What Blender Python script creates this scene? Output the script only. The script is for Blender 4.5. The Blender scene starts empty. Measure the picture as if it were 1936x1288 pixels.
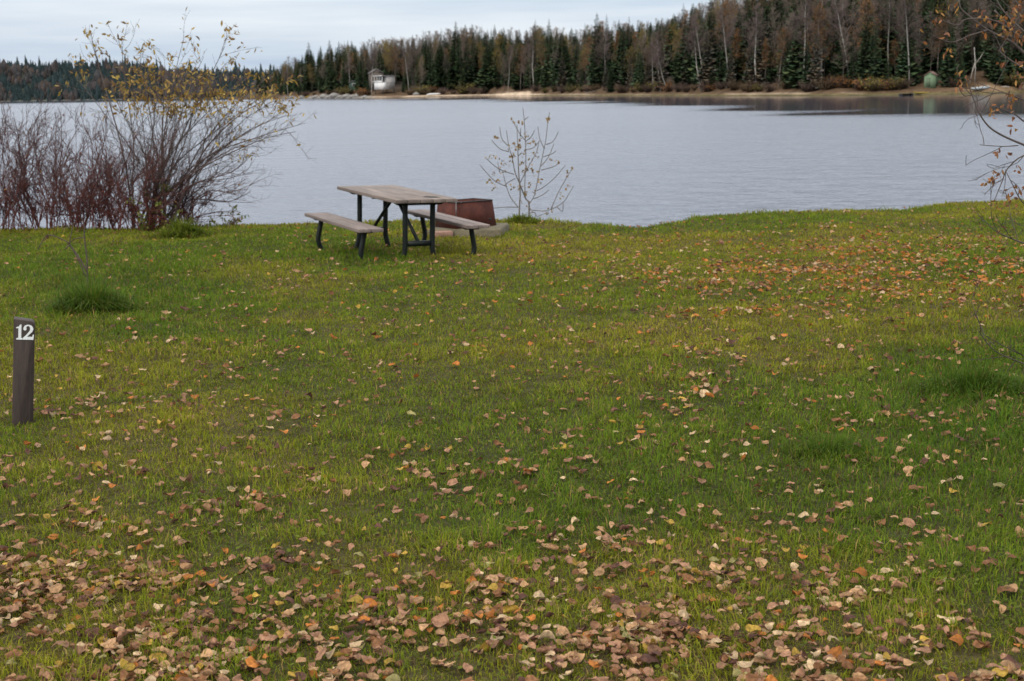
import bpy, math, random
import numpy as np
from mathutils import Vector, Matrix

random.seed(12); RNG = np.random.default_rng(12)
S = bpy.context.scene
COL = S.collection

# ------------------------------------------------------------------ camera, sky, sun, exposure
W, H, F = 1936.0, 1288.0, 2700.0
CZ, ROLL, HOR = 1.62, -0.0200, 167.6
PITCH = math.atan((H / 2 - HOR) / F)
cam_d = bpy.data.cameras.new("camera"); cam = bpy.data.objects.new("camera", cam_d); COL.objects.link(cam)
S.camera = cam
CAM_R = (Matrix.Rotation(math.pi / 2 - PITCH, 4, 'X') @ Matrix.Rotation(ROLL, 4, 'Z'))
cam.matrix_world = Matrix.Translation((0, 0, CZ)) @ CAM_R
cam_d.sensor_width = 22.2; cam_d.sensor_fit = 'HORIZONTAL'; cam_d.lens = F / W * 22.2
cam_d.clip_start = 0.1; cam_d.clip_end = 20000
cam_d.dof.use_dof = True; cam_d.dof.focus_distance = 6.5; cam_d.dof.aperture_fstop = 4.5

SUN_EL, SUN_AZ = math.radians(38), math.radians(215)      # azimuth clockwise from +Y: behind and to the left
world = bpy.data.worlds.new("World"); S.world = world; world.use_nodes = True
nt = world.node_tree; N = nt.nodes; L = nt.links
bg = N["Background"]; bg.inputs[1].default_value = 0.12
sky = N.new("ShaderNodeTexSky"); sky.sky_type = 'NISHITA'; sky.sun_disc = False
sky.sun_elevation = SUN_EL; sky.sun_rotation = SUN_AZ; sky.air_density = 1.0; sky.dust_density = 1.5
tc = N.new("ShaderNodeTexCoord"); mp = N.new("ShaderNodeMapping"); mp.inputs['Scale'].default_value = (2.0, 2.0, 26.0)
mp.inputs['Rotation'].default_value = (0.0, 0.05, 0)
nz = N.new("ShaderNodeTexNoise"); nz.inputs['Scale'].default_value = 1.6; nz.inputs['Detail'].default_value = 6; nz.inputs['Roughness'].default_value = 0.52
L.new(tc.outputs['Generated'], mp.inputs[0]); L.new(mp.outputs[0], nz.inputs['Vector'])
rp = N.new("ShaderNodeValToRGB")
rp.color_ramp.elements[0].position = 0.33; rp.color_ramp.elements[0].color = (4.35, 5.35, 6.75, 1)
rp.color_ramp.elements[1].position = 0.66; rp.color_ramp.elements[1].color = (6.95, 7.5, 8.2, 1)
L.new(nz.outputs[0], rp.inputs[0])
mx = N.new("ShaderNodeMixRGB"); mx.inputs[0].default_value = 0.86
L.new(sky.outputs[0], mx.inputs[1]); L.new(rp.outputs[0], mx.inputs[2]); 
sz_ = N.new("ShaderNodeSeparateXYZ"); L.new(tc.outputs['Generated'], sz_.inputs[0])     # an overcast sky is brightest overhead
zr = N.new("ShaderNodeMapRange"); zr.inputs['From Min'].default_value = .06; zr.inputs['From Max'].default_value = .60; zr.inputs['To Min'].default_value = 0.0; zr.inputs['To Max'].default_value = 1.0
L.new(sz_.outputs[2], zr.inputs['Value'])
mz = N.new("ShaderNodeMixRGB"); mz.blend_type = 'MULTIPLY'; mz.inputs[0].default_value = 1; L.new(mx.outputs[0], mz.inputs[1]); zc = N.new("ShaderNodeMixRGB"); zc.inputs[1].default_value = (1, 1, 1, 1); zc.inputs[2].default_value = (3.2, 2.85, 2.4, 1); L.new(zr.outputs[0], zc.inputs[0]); L.new(zc.outputs[0], mz.inputs[2]); L.new(mz.outputs[0], bg.inputs[0])

sun_d = bpy.data.lights.new("sun", 'SUN'); sun_d.energy = 1.8; sun_d.angle = math.radians(14); sun_d.color = (1, 0.93, 0.82)
sun = bpy.data.objects.new("sun", sun_d); COL.objects.link(sun)
sdir = Vector((math.sin(SUN_AZ) * math.cos(SUN_EL), math.cos(SUN_AZ) * math.cos(SUN_EL), math.sin(SUN_EL)))
sun.rotation_euler = (-sdir).to_track_quat('-Z', 'Y').to_euler()

S.view_settings.view_transform = 'Standard'; S.view_settings.look = 'None'
S.view_settings.exposure = 0.03; S.view_settings.gamma = 1.0
S.render.engine = 'CYCLES'
S.cycles.max_bounces = 6; S.cycles.diffuse_bounces = 3; S.cycles.glossy_bounces = 3; S.cycles.transparent_max_bounces = 6
S.cycles.use_denoising = True

# ------------------------------------------------------------------ picture <-> place
R3 = np.array(CAM_R.to_3x3())
def ray(px, py):
    return R3 @ np.array([(px - W / 2) / F, (H / 2 - py) / F, -1.0])
def at_y(px, py, Y):
    d = ray(px, py); return np.array([0, 0, CZ]) + d * (Y / d[1])
def at_z(px, py, z):
    d = ray(px, py); return np.array([0, 0, CZ]) + d * ((z - CZ) / d[2])
def proj(P):
    q = (np.asarray(P) - np.array([0, 0, CZ])) @ R3
    return W / 2 + F * q[..., 0] / -q[..., 2], H / 2 - F * q[..., 1] / -q[..., 2]

def _h(ix, iy, s):
    a = np.sin(ix * 127.1 + iy * 311.7 + s * 74.7) * 43758.5453
    return a - np.floor(a)
def vnoise(x, y, s=0):
    x = np.asarray(x, float); y = np.asarray(y, float)
    ix, iy = np.floor(x), np.floor(y); fx, fy = x - ix, y - iy
    fx = fx * fx * (3 - 2 * fx); fy = fy * fy * (3 - 2 * fy)
    return (_h(ix, iy, s) * (1 - fx) + _h(ix + 1, iy, s) * fx) * (1 - fy) + (_h(ix, iy + 1, s) * (1 - fx) + _h(ix + 1, iy + 1, s) * fx) * fy
def fbm(x, y, s=0, o=3):
    v, a, t = 0, 1, 0
    for i in range(o):
        v = v + a * vnoise(np.asarray(x) * 2 ** i, np.asarray(y) * 2 ** i, s + i * 13); t += a; a *= .5
    return v / t
def sstep(a, b, x):
    t = np.clip((np.asarray(x, float) - a) / (b - a), 0, 1); return t * t * (3 - 2 * t)

WATER_Z = CZ - 2.6
SLOPE = 0.0186
# lawn edge, seen as a line on the picture, turned into the plan curve it stands on
EDGE_PX = [(-500, 440), (-200, 438), (0, 434), (250, 433), (450, 426), (640, 421), (800, 417), (1000, 416), (1130, 425), (1215, 430), (1285, 420),
           (1320, 411), (1400, 404), (1560, 399), (1700, 398), (1745, 392), (1790, 384), (1936, 380), (2200, 377), (2500, 375)]
_e = []
for px, py in EDGE_PX:
    d = ray(px, py); t = -CZ / (d[2] + SLOPE * d[1]); _e.append((d[0] * t, d[1] * t))
_e = np.array(_e); _ey = _e[:, 1]; _ex = _e[:, 0]
def edge_y(x): return np.interp(x, _ex, _ey)
def gz(x, y):
    x = np.asarray(x, float); y = np.asarray(y, float)
    ye = edge_y(x)
    yy = np.minimum(y, ye)
    z = -SLOPE * yy
    b = (fbm(x * .45, y * .45, 3, 2) - .5) * .11 + (fbm(x * 1.7, y * 1.7, 9, 2) - .5) * .035
    z = z + b * sstep(0, 2.5, ye - y) * sstep(1.5, 4, y)
    over = np.clip(y - ye, 0, None)
    z = z - np.minimum(over * 0.9 + over ** 2 * .4, 1.9)
    return z
def ground_pt(px, py):
    d = ray(px, py); o = np.array([0, 0, CZ]); t = -CZ / (d[2] + SLOPE * d[1])
    for _ in range(12):
        p = o + d * t; t -= (p[2] - gz(p[0], p[1])) / d[2] * .7
    return o + d * t

def bank_pt(px, off=.25):
    x = at_y(px, 420, 22.5)[0]
    for _ in range(4): y = float(edge_y(x)) - off; x = at_y(px, 425, y)[0]
    return np.array([x, y, float(gz(x, y))])

# ------------------------------------------------------------------ helpers
CACHE = {}
class Geo:
    def __init__(s): s.v = []; s.c = []; s.q = []; s.t = []; s.n = 0
    def add(s, v, q=None, t=None, c=(1, 1, 1)):
        v = np.asarray(v, float).reshape(-1, 3); m = len(v)
        s.v.append(v); c = np.asarray(c, float)
        s.c.append(np.broadcast_to(c, (m, 3)) if c.ndim == 1 else c)
        if q is not None and len(q): s.q.append(np.asarray(q, np.int64).reshape(-1, 4) + s.n)
        if t is not None and len(t): s.t.append(np.asarray(t, np.int64).reshape(-1, 3) + s.n)
        s.n += m
    def mesh(s, name, mats, smooth=False):
        me = bpy.data.meshes.new(name)
        v = np.concatenate(s.v); c = np.concatenate(s.c)
        q = np.concatenate(s.q) if s.q else np.zeros((0, 4), np.int64); t = np.concatenate(s.t) if s.t else np.zeros((0, 3), np.int64)
        me.vertices.add(len(v)); me.vertices.foreach_set("co", v.ravel())
        me.loops.add(q.size + t.size); me.loops.foreach_set("vertex_index", np.concatenate([q.ravel(), t.ravel()]).astype(np.int32))
        me.polygons.add(len(q) + len(t))
        me.polygons.foreach_set("loop_start", np.concatenate([np.arange(len(q)) * 4, q.size + np.arange(len(t)) * 3]).astype(np.int32))
        if smooth: me.polygons.foreach_set("use_smooth", np.ones(len(q) + len(t), bool))
        a = me.attributes.new("Col", 'FLOAT_COLOR', 'POINT')
        a.data.foreach_set("color", np.concatenate([c, np.ones((len(c), 1))], 1).ravel().astype(np.float32))
        for m in (mats if isinstance(mats, (list, tuple)) else [mats]): me.materials.append(m)
        me.update(calc_edges=True)
        CACHE[me.name] = (v, c, q, t)
        return me
    def build(s, name, mats, parent=None, smooth=False):
        return obj(name, s.mesh(name, mats, smooth), parent)
    # shapes
    def box(s, c, d, M=None, col=(1, 1, 1)):
        c = np.array(c, float); d = np.array(d, float) / 2
        v = np.array([(x, y, z) for x in (-1, 1) for y in (-1, 1) for z in (-1, 1)]) * d + c
        if M is not None: v = v @ np.asarray(M)[:3, :3].T + np.asarray(M)[:3, 3]
        s.add(v, [(0, 1, 3, 2), (4, 6, 7, 5), (0, 4, 5, 1), (2, 3, 7, 6), (0, 2, 6, 4), (1, 5, 7, 3)], c=col)
    def prism(s, poly, y0, y1, col=(1, 1, 1)):              # polygon in xz, thickness along y (convex or fan-safe)
        p = np.array(poly, float); n = len(p)
        v = np.concatenate([np.stack([p[:, 0], np.full(n, y0), p[:, 1]], 1), np.stack([p[:, 0], np.full(n, y1), p[:, 1]], 1)])
        q = [(i, (i + 1) % n, n + (i + 1) % n, n + i) for i in range(n)]
        t = [(0, i + 1, i) for i in range(1, n - 1)] + [(n, n + i, n + i + 1) for i in range(1, n - 1)]
        s.add(v, q, t, c=col)
    def tube(s, pts, rad, sides=4, col=(1, 1, 1), twist=0.0):
        p = np.asarray(pts, float); n = len(p); r = np.broadcast_to(np.asarray(rad, float), (n,))
        tg = np.gradient(p, axis=0); tg /= np.linalg.norm(tg, axis=1)[:, None] + 1e-12
        ref = np.array([0.0, 1, 0]) if abs(tg[:, 1].mean()) < .8 else np.array([1.0, 0, 0])
        a = np.cross(tg, ref); a /= np.linalg.norm(a, axis=1)[:, None] + 1e-12; b = np.cross(tg, a)
        th = np.arange(sides) / sides * 2 * math.pi + twist
        v = p[:, None] + r[:, None, None] * (a[:, None] * np.cos(th)[None, :, None] + b[:, None] * np.sin(th)[None, :, None])
        i = np.arange(n - 1)[:, None] * sides; j = np.arange(sides)[None]; k = (j + 1) % sides
        q = np.stack([i + j, i + k, i + sides + k, i + sides + j], -1).reshape(-1, 4)
        c = np.asarray(col, float)
        if c.ndim == 2: c = np.repeat(c, sides, 0)
        t = None
        if sides > 3 or r[-1] > .003:
            t = [(0, m + 1, m) for m in range(1, sides - 1)] + [((n - 1) * sides, (n - 1) * sides + m, (n - 1) * sides + m + 1) for m in range(1, sides - 1)]
        s.add(v.reshape(-1, 3), q, t, c=c)

def obj(name, me, parent=None):
    o = bpy.data.objects.new(name, me); COL.objects.link(o)
    if parent is not None: o.parent = parent
    return o
def tag(o, label=None, cat=None, group=None, kind=None):
    if label: o["label"] = label
    if cat: o["category"] = cat
    if group: o["group"] = group
    if kind: o["kind"] = kind
    return o
def thing(name, label, cat, loc=(0, 0, 0), rz=0.0, group=None):
    o = bpy.data.objects.new(name, None); COL.objects.link(o); o.location = loc; o.rotation_euler = (0, 0, rz)
    o.empty_display_size = .2
    return tag(o, label, cat, group)
def bevel(o, w=.004, seg=2):
    m = o.modifiers.new("bevel", 'BEVEL'); m.width = w; m.segments = seg; m.limit_method = 'ANGLE'
    return o

def mat(name, base=None, rough=.7, attr=False, noise=None, bump=None, metal=0.0, spec=.3, transl=0.0, rand=0.0):
    """procedural material; base colour (or the mesh's Col attribute) broken up by noise: (scale, low, high, stretch xyz)"""
    m = bpy.data.materials.new(name); m.use_nodes = True
    n = m.node_tree.nodes; l = m.node_tree.links; b = n["Principled BSDF"]
    b.inputs['Roughness'].default_value = rough; b.inputs['Metallic'].default_value = metal; b.inputs['Specular IOR Level'].default_value = spec
    if attr:
        a = n.new("ShaderNodeAttribute"); a.attribute_name = "Col"; c = a.outputs['Color']
    else:
        a = n.new("ShaderNodeRGB"); a.outputs[0].default_value = (*base, 1); c = a.outputs[0]
    t = n.new("ShaderNodeTexCoord")
    if noise:
        for (sc, lo, hi, st) in noise:
            mpn = n.new("ShaderNodeMapping"); mpn.inputs['Scale'].default_value = st
            z = n.new("ShaderNodeTexNoise"); z.inputs['Scale'].default_value = sc; z.inputs['Detail'].default_value = 5; z.inputs['Roughness'].default_value = .6
            l.new(t.outputs['Object'], mpn.inputs[0]); l.new(mpn.outputs[0], z.inputs['Vector'])
            r = n.new("ShaderNodeMapRange"); r.inputs['From Min'].default_value = .3; r.inputs['From Max'].default_value = .7
            r.inputs['To Min'].default_value = lo; r.inputs['To Max'].default_value = hi
            l.new(z.outputs[0], r.inputs['Value'])
            mm = n.new("ShaderNodeMixRGB"); mm.blend_type = 'MULTIPLY'; mm.inputs[0].default_value = 1
            l.new(c, mm.inputs[1]); l.new(r.outputs[0], mm.inputs[2]); c = mm.outputs[0]
    if rand:
        oi = n.new("ShaderNodeObjectInfo"); r = n.new("ShaderNodeMapRange"); r.inputs['To Min'].default_value = 1 - rand; r.inputs['To Max'].default_value = 1 + rand
        l.new(oi.outputs['Random'], r.inputs['Value'])
        mm = n.new("ShaderNodeMixRGB"); mm.blend_type = 'MULTIPLY'; mm.inputs[0].default_value = 1
        l.new(c, mm.inputs[1]); l.new(r.outputs[0], mm.inputs[2]); c = mm.outputs[0]
    l.new(c, b.inputs['Base Color'])
    if bump:
        z = n.new("ShaderNodeTexNoise"); z.inputs['Scale'].default_value = bump[0]; z.inputs['Detail'].default_value = 6
        mpn = n.new("ShaderNodeMapping"); mpn.inputs['Scale'].default_value = bump[2] if len(bump) > 2 else (1, 1, 1)
        l.new(t.outputs['Object'], mpn.inputs[0]); l.new(mpn.outputs[0], z.inputs['Vector'])
        bp = n.new("ShaderNodeBump"); bp.inputs['Strength'].default_value = 1; bp.inputs['Distance'].default_value = bump[1]
        l.new(z.outputs[0], bp.inputs['Height']); l.new(bp.outputs[0], b.inputs['Normal'])
    if transl:
        tr = n.new("ShaderNodeBsdfTranslucent"); l.new(c, tr.inputs['Color'])
        ms = n.new("ShaderNodeMixShader"); ms.inputs[0].default_value = transl
        l.new(b.outputs[0], ms.inputs[1]); l.new(tr.outputs[0], ms.inputs[2]); l.new(ms.outputs[0], n["Material Output"].inputs[0])
    return m

M_GROUND = mat("lawn soil", attr=True, rough=.95, spec=.1, noise=[(9, .6, 1.3, (1, 1, 1)), (60, .6, 1.4, (1, 1, 1))], bump=(40, .02))
M_GRASS = mat("grass blades", attr=True, rough=.7, spec=.08, transl=.35)
M_LEAF = mat("dry leaf", attr=True, rough=.75, spec=.12, transl=.2, noise=[(3.5, .7, 1.25, (1, 1, 1))], rand=.25)
M_LEAFS = mat("dry leaf litter", attr=True, rough=.75, spec=.12, transl=.2, noise=[(70, .65, 1.3, (1, 1, 1))])
M_TWIG = mat("bark twig", attr=True, rough=.75, spec=.2, noise=[(30, .7, 1.25, (1, 1, 1))])
M_HLEAF = mat("hanging leaf", attr=True, rough=.55, spec=.3, transl=.35)
M_FAR = mat("far shore soil", attr=True, rough=.95, spec=.05, noise=[(.35, .65, 1.35, (1, 1, 1)), (1.6, .65, 1.35, (1, 1, 1))])
M_NEEDLE = mat("spruce needles", attr=True, rough=.8, spec=.1, rand=.35)
M_BARE = mat("bare crown twigs", attr=True, rough=.85, spec=.05, rand=.25)
M_TRUNK = mat("tree bark", attr=True, rough=.85, spec=.1, noise=[(1.2, .55, 1.2, (1, 1, .6))], rand=.15)
M_FLEAF = mat("autumn crown leaves", attr=True, rough=.75, spec=.1, transl=.3, rand=.25)

# ------------------------------------------------------------------ the lawn
def lawn_colour(x, y):
    """patches of lush dark green, yellow green and dry olive growth; shade under the picnic table is painted in as lush"""
    n1 = fbm(x * .35, y * .28, 21, 3); n2 = fbm(x * 1.1, y * .9, 33, 3)
    dry = sstep(.42, .66, n1 * .65 + n2 * .35)
    px, py = proj(np.stack([x, y, gz(x, y)], -1))
    lush = np.exp(-(((px - 190) / 260) ** 2 + ((py - 560) / 95) ** 2)) + np.exp(-(((px - 1850) / 260) ** 2 + ((py - 800) / 170) ** 2)) \
        + .7 * np.exp(-(((px - 690) / 170) ** 2 + ((py - 480) / 30) ** 2)) + .55 * np.exp(-(((px - 1250) / 350) ** 2 + ((py - 960) / 120) ** 2))  # the first patch here paints the shade under the table benches as darker grass
    yel = np.exp(-(((px - 1000) / 420) ** 2 + ((py - 660) / 110) ** 2)) + .5 * np.exp(-(((px - 60) / 300) ** 2 + ((py - 440) / 18) ** 2)) + .6 * np.exp(-(((px - 1450) / 500) ** 2 + ((py - 500) / 60) ** 2))
    dry = np.clip(dry * .8 + yel * .45 - lush * .75, 0, 1)
    return dry, np.clip(lush, 0, 1), np.clip(yel, 0, 1)

gx = np.concatenate([np.arange(-45, -14, .8), np.arange(-14, 14, .14), np.arange(14, 45.1, .8)])
gy = np.concatenate([np.arange(-10, 2, .8), np.arange(2, 29, .14), np.arange(29, 34, 1.0)])
X, Y = np.meshgrid(gx, gy); Z = gz(X, Y)
v = np.stack([X, Y, Z], -1).reshape(-1, 3); nx, ny = len(gx), len(gy)
ii = (np.arange(ny - 1)[:, None] * nx + np.arange(nx - 1)[None]).ravel()
dry, lush, yel = lawn_colour(v[:, 0], v[:, 1])
gc = np.array([.036, .038, .012])[None] * (1 - dry[:, None]) + np.array([.070, .052, .022])[None] * dry[:, None]
bank = sstep(.05, .3, v[:, 1] - edge_y(v[:, 0]))[:, None]
gc = gc * (1 - bank) + np.array([.06, .045, .03]) * bank
g = Geo(); g.add(v, np.stack([ii, ii + 1, ii + nx + 1, ii + nx], 1), c=gc)
tag(g.build("lawn_ground", M_GROUND, smooth=True), kind="structure")

def blades(P, length, width, lean, col, ang=None):
    """many grass blades as one vertex block: base pair, middle pair, tip"""
    n = len(P); a = RNG.uniform(0, 2 * math.pi, n) if ang is None else ang
    face = a + RNG.uniform(-.9, .9, n) + math.pi / 2
    dx, dy = np.cos(a), np.sin(a); wx, wy = np.cos(face) * width / 2, np.sin(face) * width / 2
    h1 = length * .55 * np.cos(lean * .6); o1 = length * .55 * np.sin(lean * .6)
    h2 = h1 + length * .5 * np.cos(np.minimum(lean * 1.7, 1.85)); o2 = o1 + length * .5 * np.sin(np.minimum(lean * 1.7, 1.85))
    V = np.zeros((n, 5, 3))
    for k, (o, h, w) in enumerate(((0, 0, -.8), (0, 0, .8), (o1, h1, 1), (o1, h1, -1), (o2, h2, 0))):
        V[:, k, 0] = P[:, 0] + dx * o + wx * w; V[:, k, 1] = P[:, 1] + dy * o + wy * w; V[:, k, 2] = P[:, 2] + h - (0.012 if k < 2 else 0)
    b = np.arange(n)[:, None] * 5
    q = (b + np.array([[0, 1, 2, 3]])); t = (b + np.array([[3, 2, 4]]))
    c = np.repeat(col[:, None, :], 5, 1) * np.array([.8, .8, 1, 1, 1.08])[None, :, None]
    return V.reshape(-1, 3), q, t, c.reshape(-1, 3)

def blade_colour(x, y, n):
    dry, lush, yel = lawn_colour(x, y)
    r = RNG.random(n)[:, None]
    green = np.array([.098, .148, .011]) * (.75 + .5 * r); dark = np.array([.055, .112, .010]) * (.75 + .5 * r)
    ygr = np.array([.205, .195, .014]) * (.8 + .4 * r); straw = np.array([.28, .20, .065]) * (.75 + .5 * r)
    c = green * (1 - lush[:, None]) + dark * lush[:, None]
    k = np.clip(dry + RNG.normal(0, .22, n), 0, 1)[:, None]; c = c * (1 - k) + ygr * k
    s = (RNG.random(n) < .035 + .08 * dry)[:, None]; thatch = np.array([.105, .070, .034]) * (.7 + .6 * r); s2 = (RNG.random(n) < .10 + .05 * dry)[:, None]
    return np.where(s, straw, np.where(s2, thatch, c))

DENS = 7800.0
P = []
yb = np.arange(2.4, 28.0, .4)
for y0 in yb:
    d = y0 + .2; dens = DENS * min(1, (5.0 / d)) ** 1.2; hw = .43 * d + 1.4
    n = int(dens * .4 * 2 * hw)
    P.append(np.stack([RNG.uniform(-hw, hw, n), RNG.uniform(y0, y0 + .4, n)], 1))
P = np.concatenate(P); P = P[P[:, 1] < edge_y(P[:, 0]) + .12]
n = len(P); d = P[:, 1]
P = np.concatenate([P, gz(P[:, 0], P[:, 1])[:, None]], 1)
cl = .5 * fbm(P[:, 0] * 2.2, P[:, 1] * 2.2, 51, 2) + .5 * vnoise(P[:, 0] * 8, P[:, 1] * 7, 57)
dry, lush, yel = lawn_colour(P[:, 0], P[:, 1])
ln = (.014 + .068 * cl * cl * 1.2 + .03 * lush) * RNG.uniform(.6, 1.4, n) * (1 + 1.1 * vnoise(P[:, 0] * 2.5, P[:, 1] * .5, 88) ** 2 * sstep(1.2, .1, edge_y(P[:, 0]) - P[:, 1]))
wd = .0030 * np.maximum(1, d / 5.0) ** .75 * RNG.uniform(.7, 1.3, n)
lean = RNG.gamma(2.8, .36, n).clip(.05, 1.5)
ang = vnoise(P[:, 0] * 4, P[:, 1] * 4, 77) * 12 + RNG.normal(0, 1.2, n)
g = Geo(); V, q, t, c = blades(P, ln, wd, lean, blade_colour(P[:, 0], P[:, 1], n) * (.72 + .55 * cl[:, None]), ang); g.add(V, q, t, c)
# small round clover and plantain leaves low among the blades
n = 12000; yy = 2.6 + 8 * RNG.random(n) ** 1.3; xx = RNG.uniform(-1, 1, n) * (.43 * yy + 1); k = fbm(xx * 1.1, yy * 1.1, 171, 2) > .5
xx, yy = xx[k], yy[k]; n = len(xx); r_ = RNG.uniform(.004, .010, n)[:, None]; a = RNG.uniform(0, 6.28, n)
e1 = np.stack([np.cos(a), np.sin(a), RNG.normal(0, .35, n)], 1) * r_; e2 = np.stack([-np.sin(a), np.cos(a), RNG.normal(0, .35, n)], 1) * r_; c0 = np.stack([xx, yy, gz(xx, yy) + RNG.uniform(.008, .028, n)], 1)
V = np.stack([c0 + e1 * math.cos(t_) + e2 * math.sin(t_) for t_ in np.arange(6) / 6 * 6.283], 1)
b_ = np.arange(n)[:, None] * 6; g.add(V.reshape(-1, 3), np.concatenate([b_ + [[0, 1, 2, 3]], b_ + [[0, 3, 4, 5]]]), c=np.repeat(np.array([.105, .130, .018]) * RNG.uniform(.6, 1.2, (n, 1)), 6, 0))
tag(g.build("grass", M_GRASS), "short autumn lawn grass mixing lush green and dry yellow blades", "grass", kind="stuff")

def tuft(px, py, n, rad, ln, label):
    p = ground_pt(px, py); a = RNG.uniform(0, 6.28, n); r = rad * np.abs(RNG.normal(0, .75, n)).clip(0, 1.7)
    sub = fbm(np.cos(a) * r * 5 + px, np.sin(a) * r * 5, 19, 2)
    Q = np.stack([r * np.cos(a) * 1.35, r * np.sin(a), 0 * r], 1)
    wx_, wy_ = p[0] + Q[:, 0], p[1] + Q[:, 1]
    Q[:, 2] = gz(wx_, wy_) - p[2]
    col = blade_colour(wx_, wy_, n) * .45 + np.array([.042, .085, .011]) * .55 * RNG.uniform(.6, 1.4, (n, 1))
    lean = RNG.gamma(2.6, .36, n).clip(.1, 1.5)
    L_ = ln * RNG.uniform(.35, 1.25, n) * (.5 + sub) * np.exp(-(r / rad / 1.5) ** 2)
    g = Geo(); V, q, t, c = blades(Q, L_, .0036 * max(1, p[1] / 6.0) * RNG.uniform(.7, 1.3, n), lean, col, a + RNG.normal(0, .9, n)); g.add(V, q, t, c)
    o = g.build("grass_tuft", M_GRASS); o.location = p
    tag(o, label, "grass tuft", "long grass tufts in the lawn")
tuft(178, 590, 2200, .19, .36, "dark green tuft of long floppy grass at the foot of the bare seedling")
tuft(348, 448, 1100, .28, .26, "small dark grass tuft before the lakeside shrubs, left of the picnic table")
tuft(1850, 742, 1500, .24, .20, "lush dark grass tuft near the right edge under the bare twigs")
tuft(1560, 860, 900, .26, .11, "flattened dark green grass tuft right of the trail of leaves")
tuft(985, 422, 1100, .22, .15, "grass tuft on the lake bank at the foot of the sapling")

# ------------------------------------------------------------------ water
WA = np.linspace(math.radians(-75), math.radians(75), 240); WR = np.geomspace(14, 5000, 190)
A_, R_ = np.meshgrid(WA, WR); wx, wy = R_ * np.sin(A_), R_ * np.cos(A_)
CALM = np.array([(-900, 900), (500, 610), (700, 432), (900, 350), (1010, 275), (1200, 205), (1350, 155), (1500, 120), (1936, 104), (3000, 90)], float)
ppx, _ = proj(np.stack([wx, wy, np.full_like(wx, WATER_Z)], -1)); 
ppx = W / 2 + F * np.tan(np.clip(A_, -1.2, 1.2)) * 1.0
cb = np.interp(ppx, CALM[:, 0], CALM[:, 1])
calm = np.clip(np.log(R_ / cb), -1, 1) * .5 + .5
g = Geo(); nxw = len(WA); ii = (np.arange(len(WR) - 1)[:, None] * nxw + np.arange(nxw - 1)[None]).ravel()
g.add(np.stack([wx, wy, np.full_like(wx, WATER_Z)], -1).reshape(-1, 3), np.stack([ii, ii + 1, ii + nxw + 1, ii + nxw], 1), c=np.repeat(calm.ravel()[:, None], 3, 1))
m = bpy.data.materials.new("lake water"); m.use_nodes = True; n_ = m.node_tree.nodes; l_ = m.node_tree.links; b = n_["Principled BSDF"]
b.inputs['Base Color'].default_value = (.055, .062, .094, 1); b.inputs['IOR'].default_value = 1.38; b.inputs['Specular IOR Level'].default_value = .5
t_ = n_.new("ShaderNodeTexCoord"); at = n_.new("ShaderNodeAttribute"); at.attribute_name = "Col"
def nznode(scale, st, det=4, rot=0):
    mpn = n_.new("ShaderNodeMapping"); mpn.inputs['Scale'].default_value = st; mpn.inputs['Rotation'].default_value = (0, 0, rot)
    z = n_.new("ShaderNodeTexNoise"); z.inputs['Scale'].default_value = scale; z.inputs['Detail'].default_value = det
    l_.new(t_.outputs['Object'], mpn.inputs[0]); l_.new(mpn.outputs[0], z.inputs['Vector']); return z.outputs[0]
def math_(op, a, b_=None, c_=None):
    k = n_.new("ShaderNodeMath"); k.operation = op
    for i, x in enumerate((a, b_, c_)):
        if x is None: continue
        if isinstance(x, (int, float)): k.inputs[i].default_value = x
        else: l_.new(x, k.inputs[i])
    return k.outputs[0]
streak = nznode(.02, (.25, 1.6, 1), 3)
sepc = n_.new("ShaderNodeSeparateColor"); l_.new(at.outputs['Color'], sepc.inputs[0])
cm = math_('ADD', sepc.outputs[0], math_('MULTIPLY', math_('SUBTRACT', streak, .5), .55))
cmask = n_.new("ShaderNodeMapRange"); cmask.inputs['From Min'].default_value = .46; cmask.inputs['From Max'].default_value = .56; l_.new(cm, cmask.inputs['Value'])
rr = n_.new("ShaderNodeMapRange"); l_.new(cmask.outputs[0], rr.inputs['Value']); rr.inputs['To Min'].default_value = .22; rr.inputs['To Max'].default_value = .05
l_.new(rr.outputs[0], b.inputs['Roughness'])
w1 = nznode(1.0, (.9, .8, 1), 3, .12); w2 = nznode(3.2, (.8, .9, 1), 3, -.2); w3 = nznode(.28, (.4, 1.3, 1), 2, .05)
hh = math_('ADD', math_('MULTIPLY', w1, .13), math_('ADD', math_('MULTIPLY', w2, .055), math_('MULTIPLY', w3, .10)))
lanes = nznode(.012, (.35, 1.7, 1), 3, .1)
hh = math_('MULTIPLY', hh, math_('ADD', .35, math_('MULTIPLY', lanes, 1.3)))
amp = math_('SUBTRACT', 1.0, math_('MULTIPLY', cmask.outputs[0], .97))
bp = n_.new("ShaderNodeBump"); bp.inputs['Distance'].default_value = 2.3; l_.new(math_('MULTIPLY', hh, amp), bp.inputs['Height']); bp.inputs['Strength'].default_value = 1.0
l_.new(bp.outputs[0], b.inputs['Normal'])
tag(g.build("lake_water", m, smooth=True), kind="structure")

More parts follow.
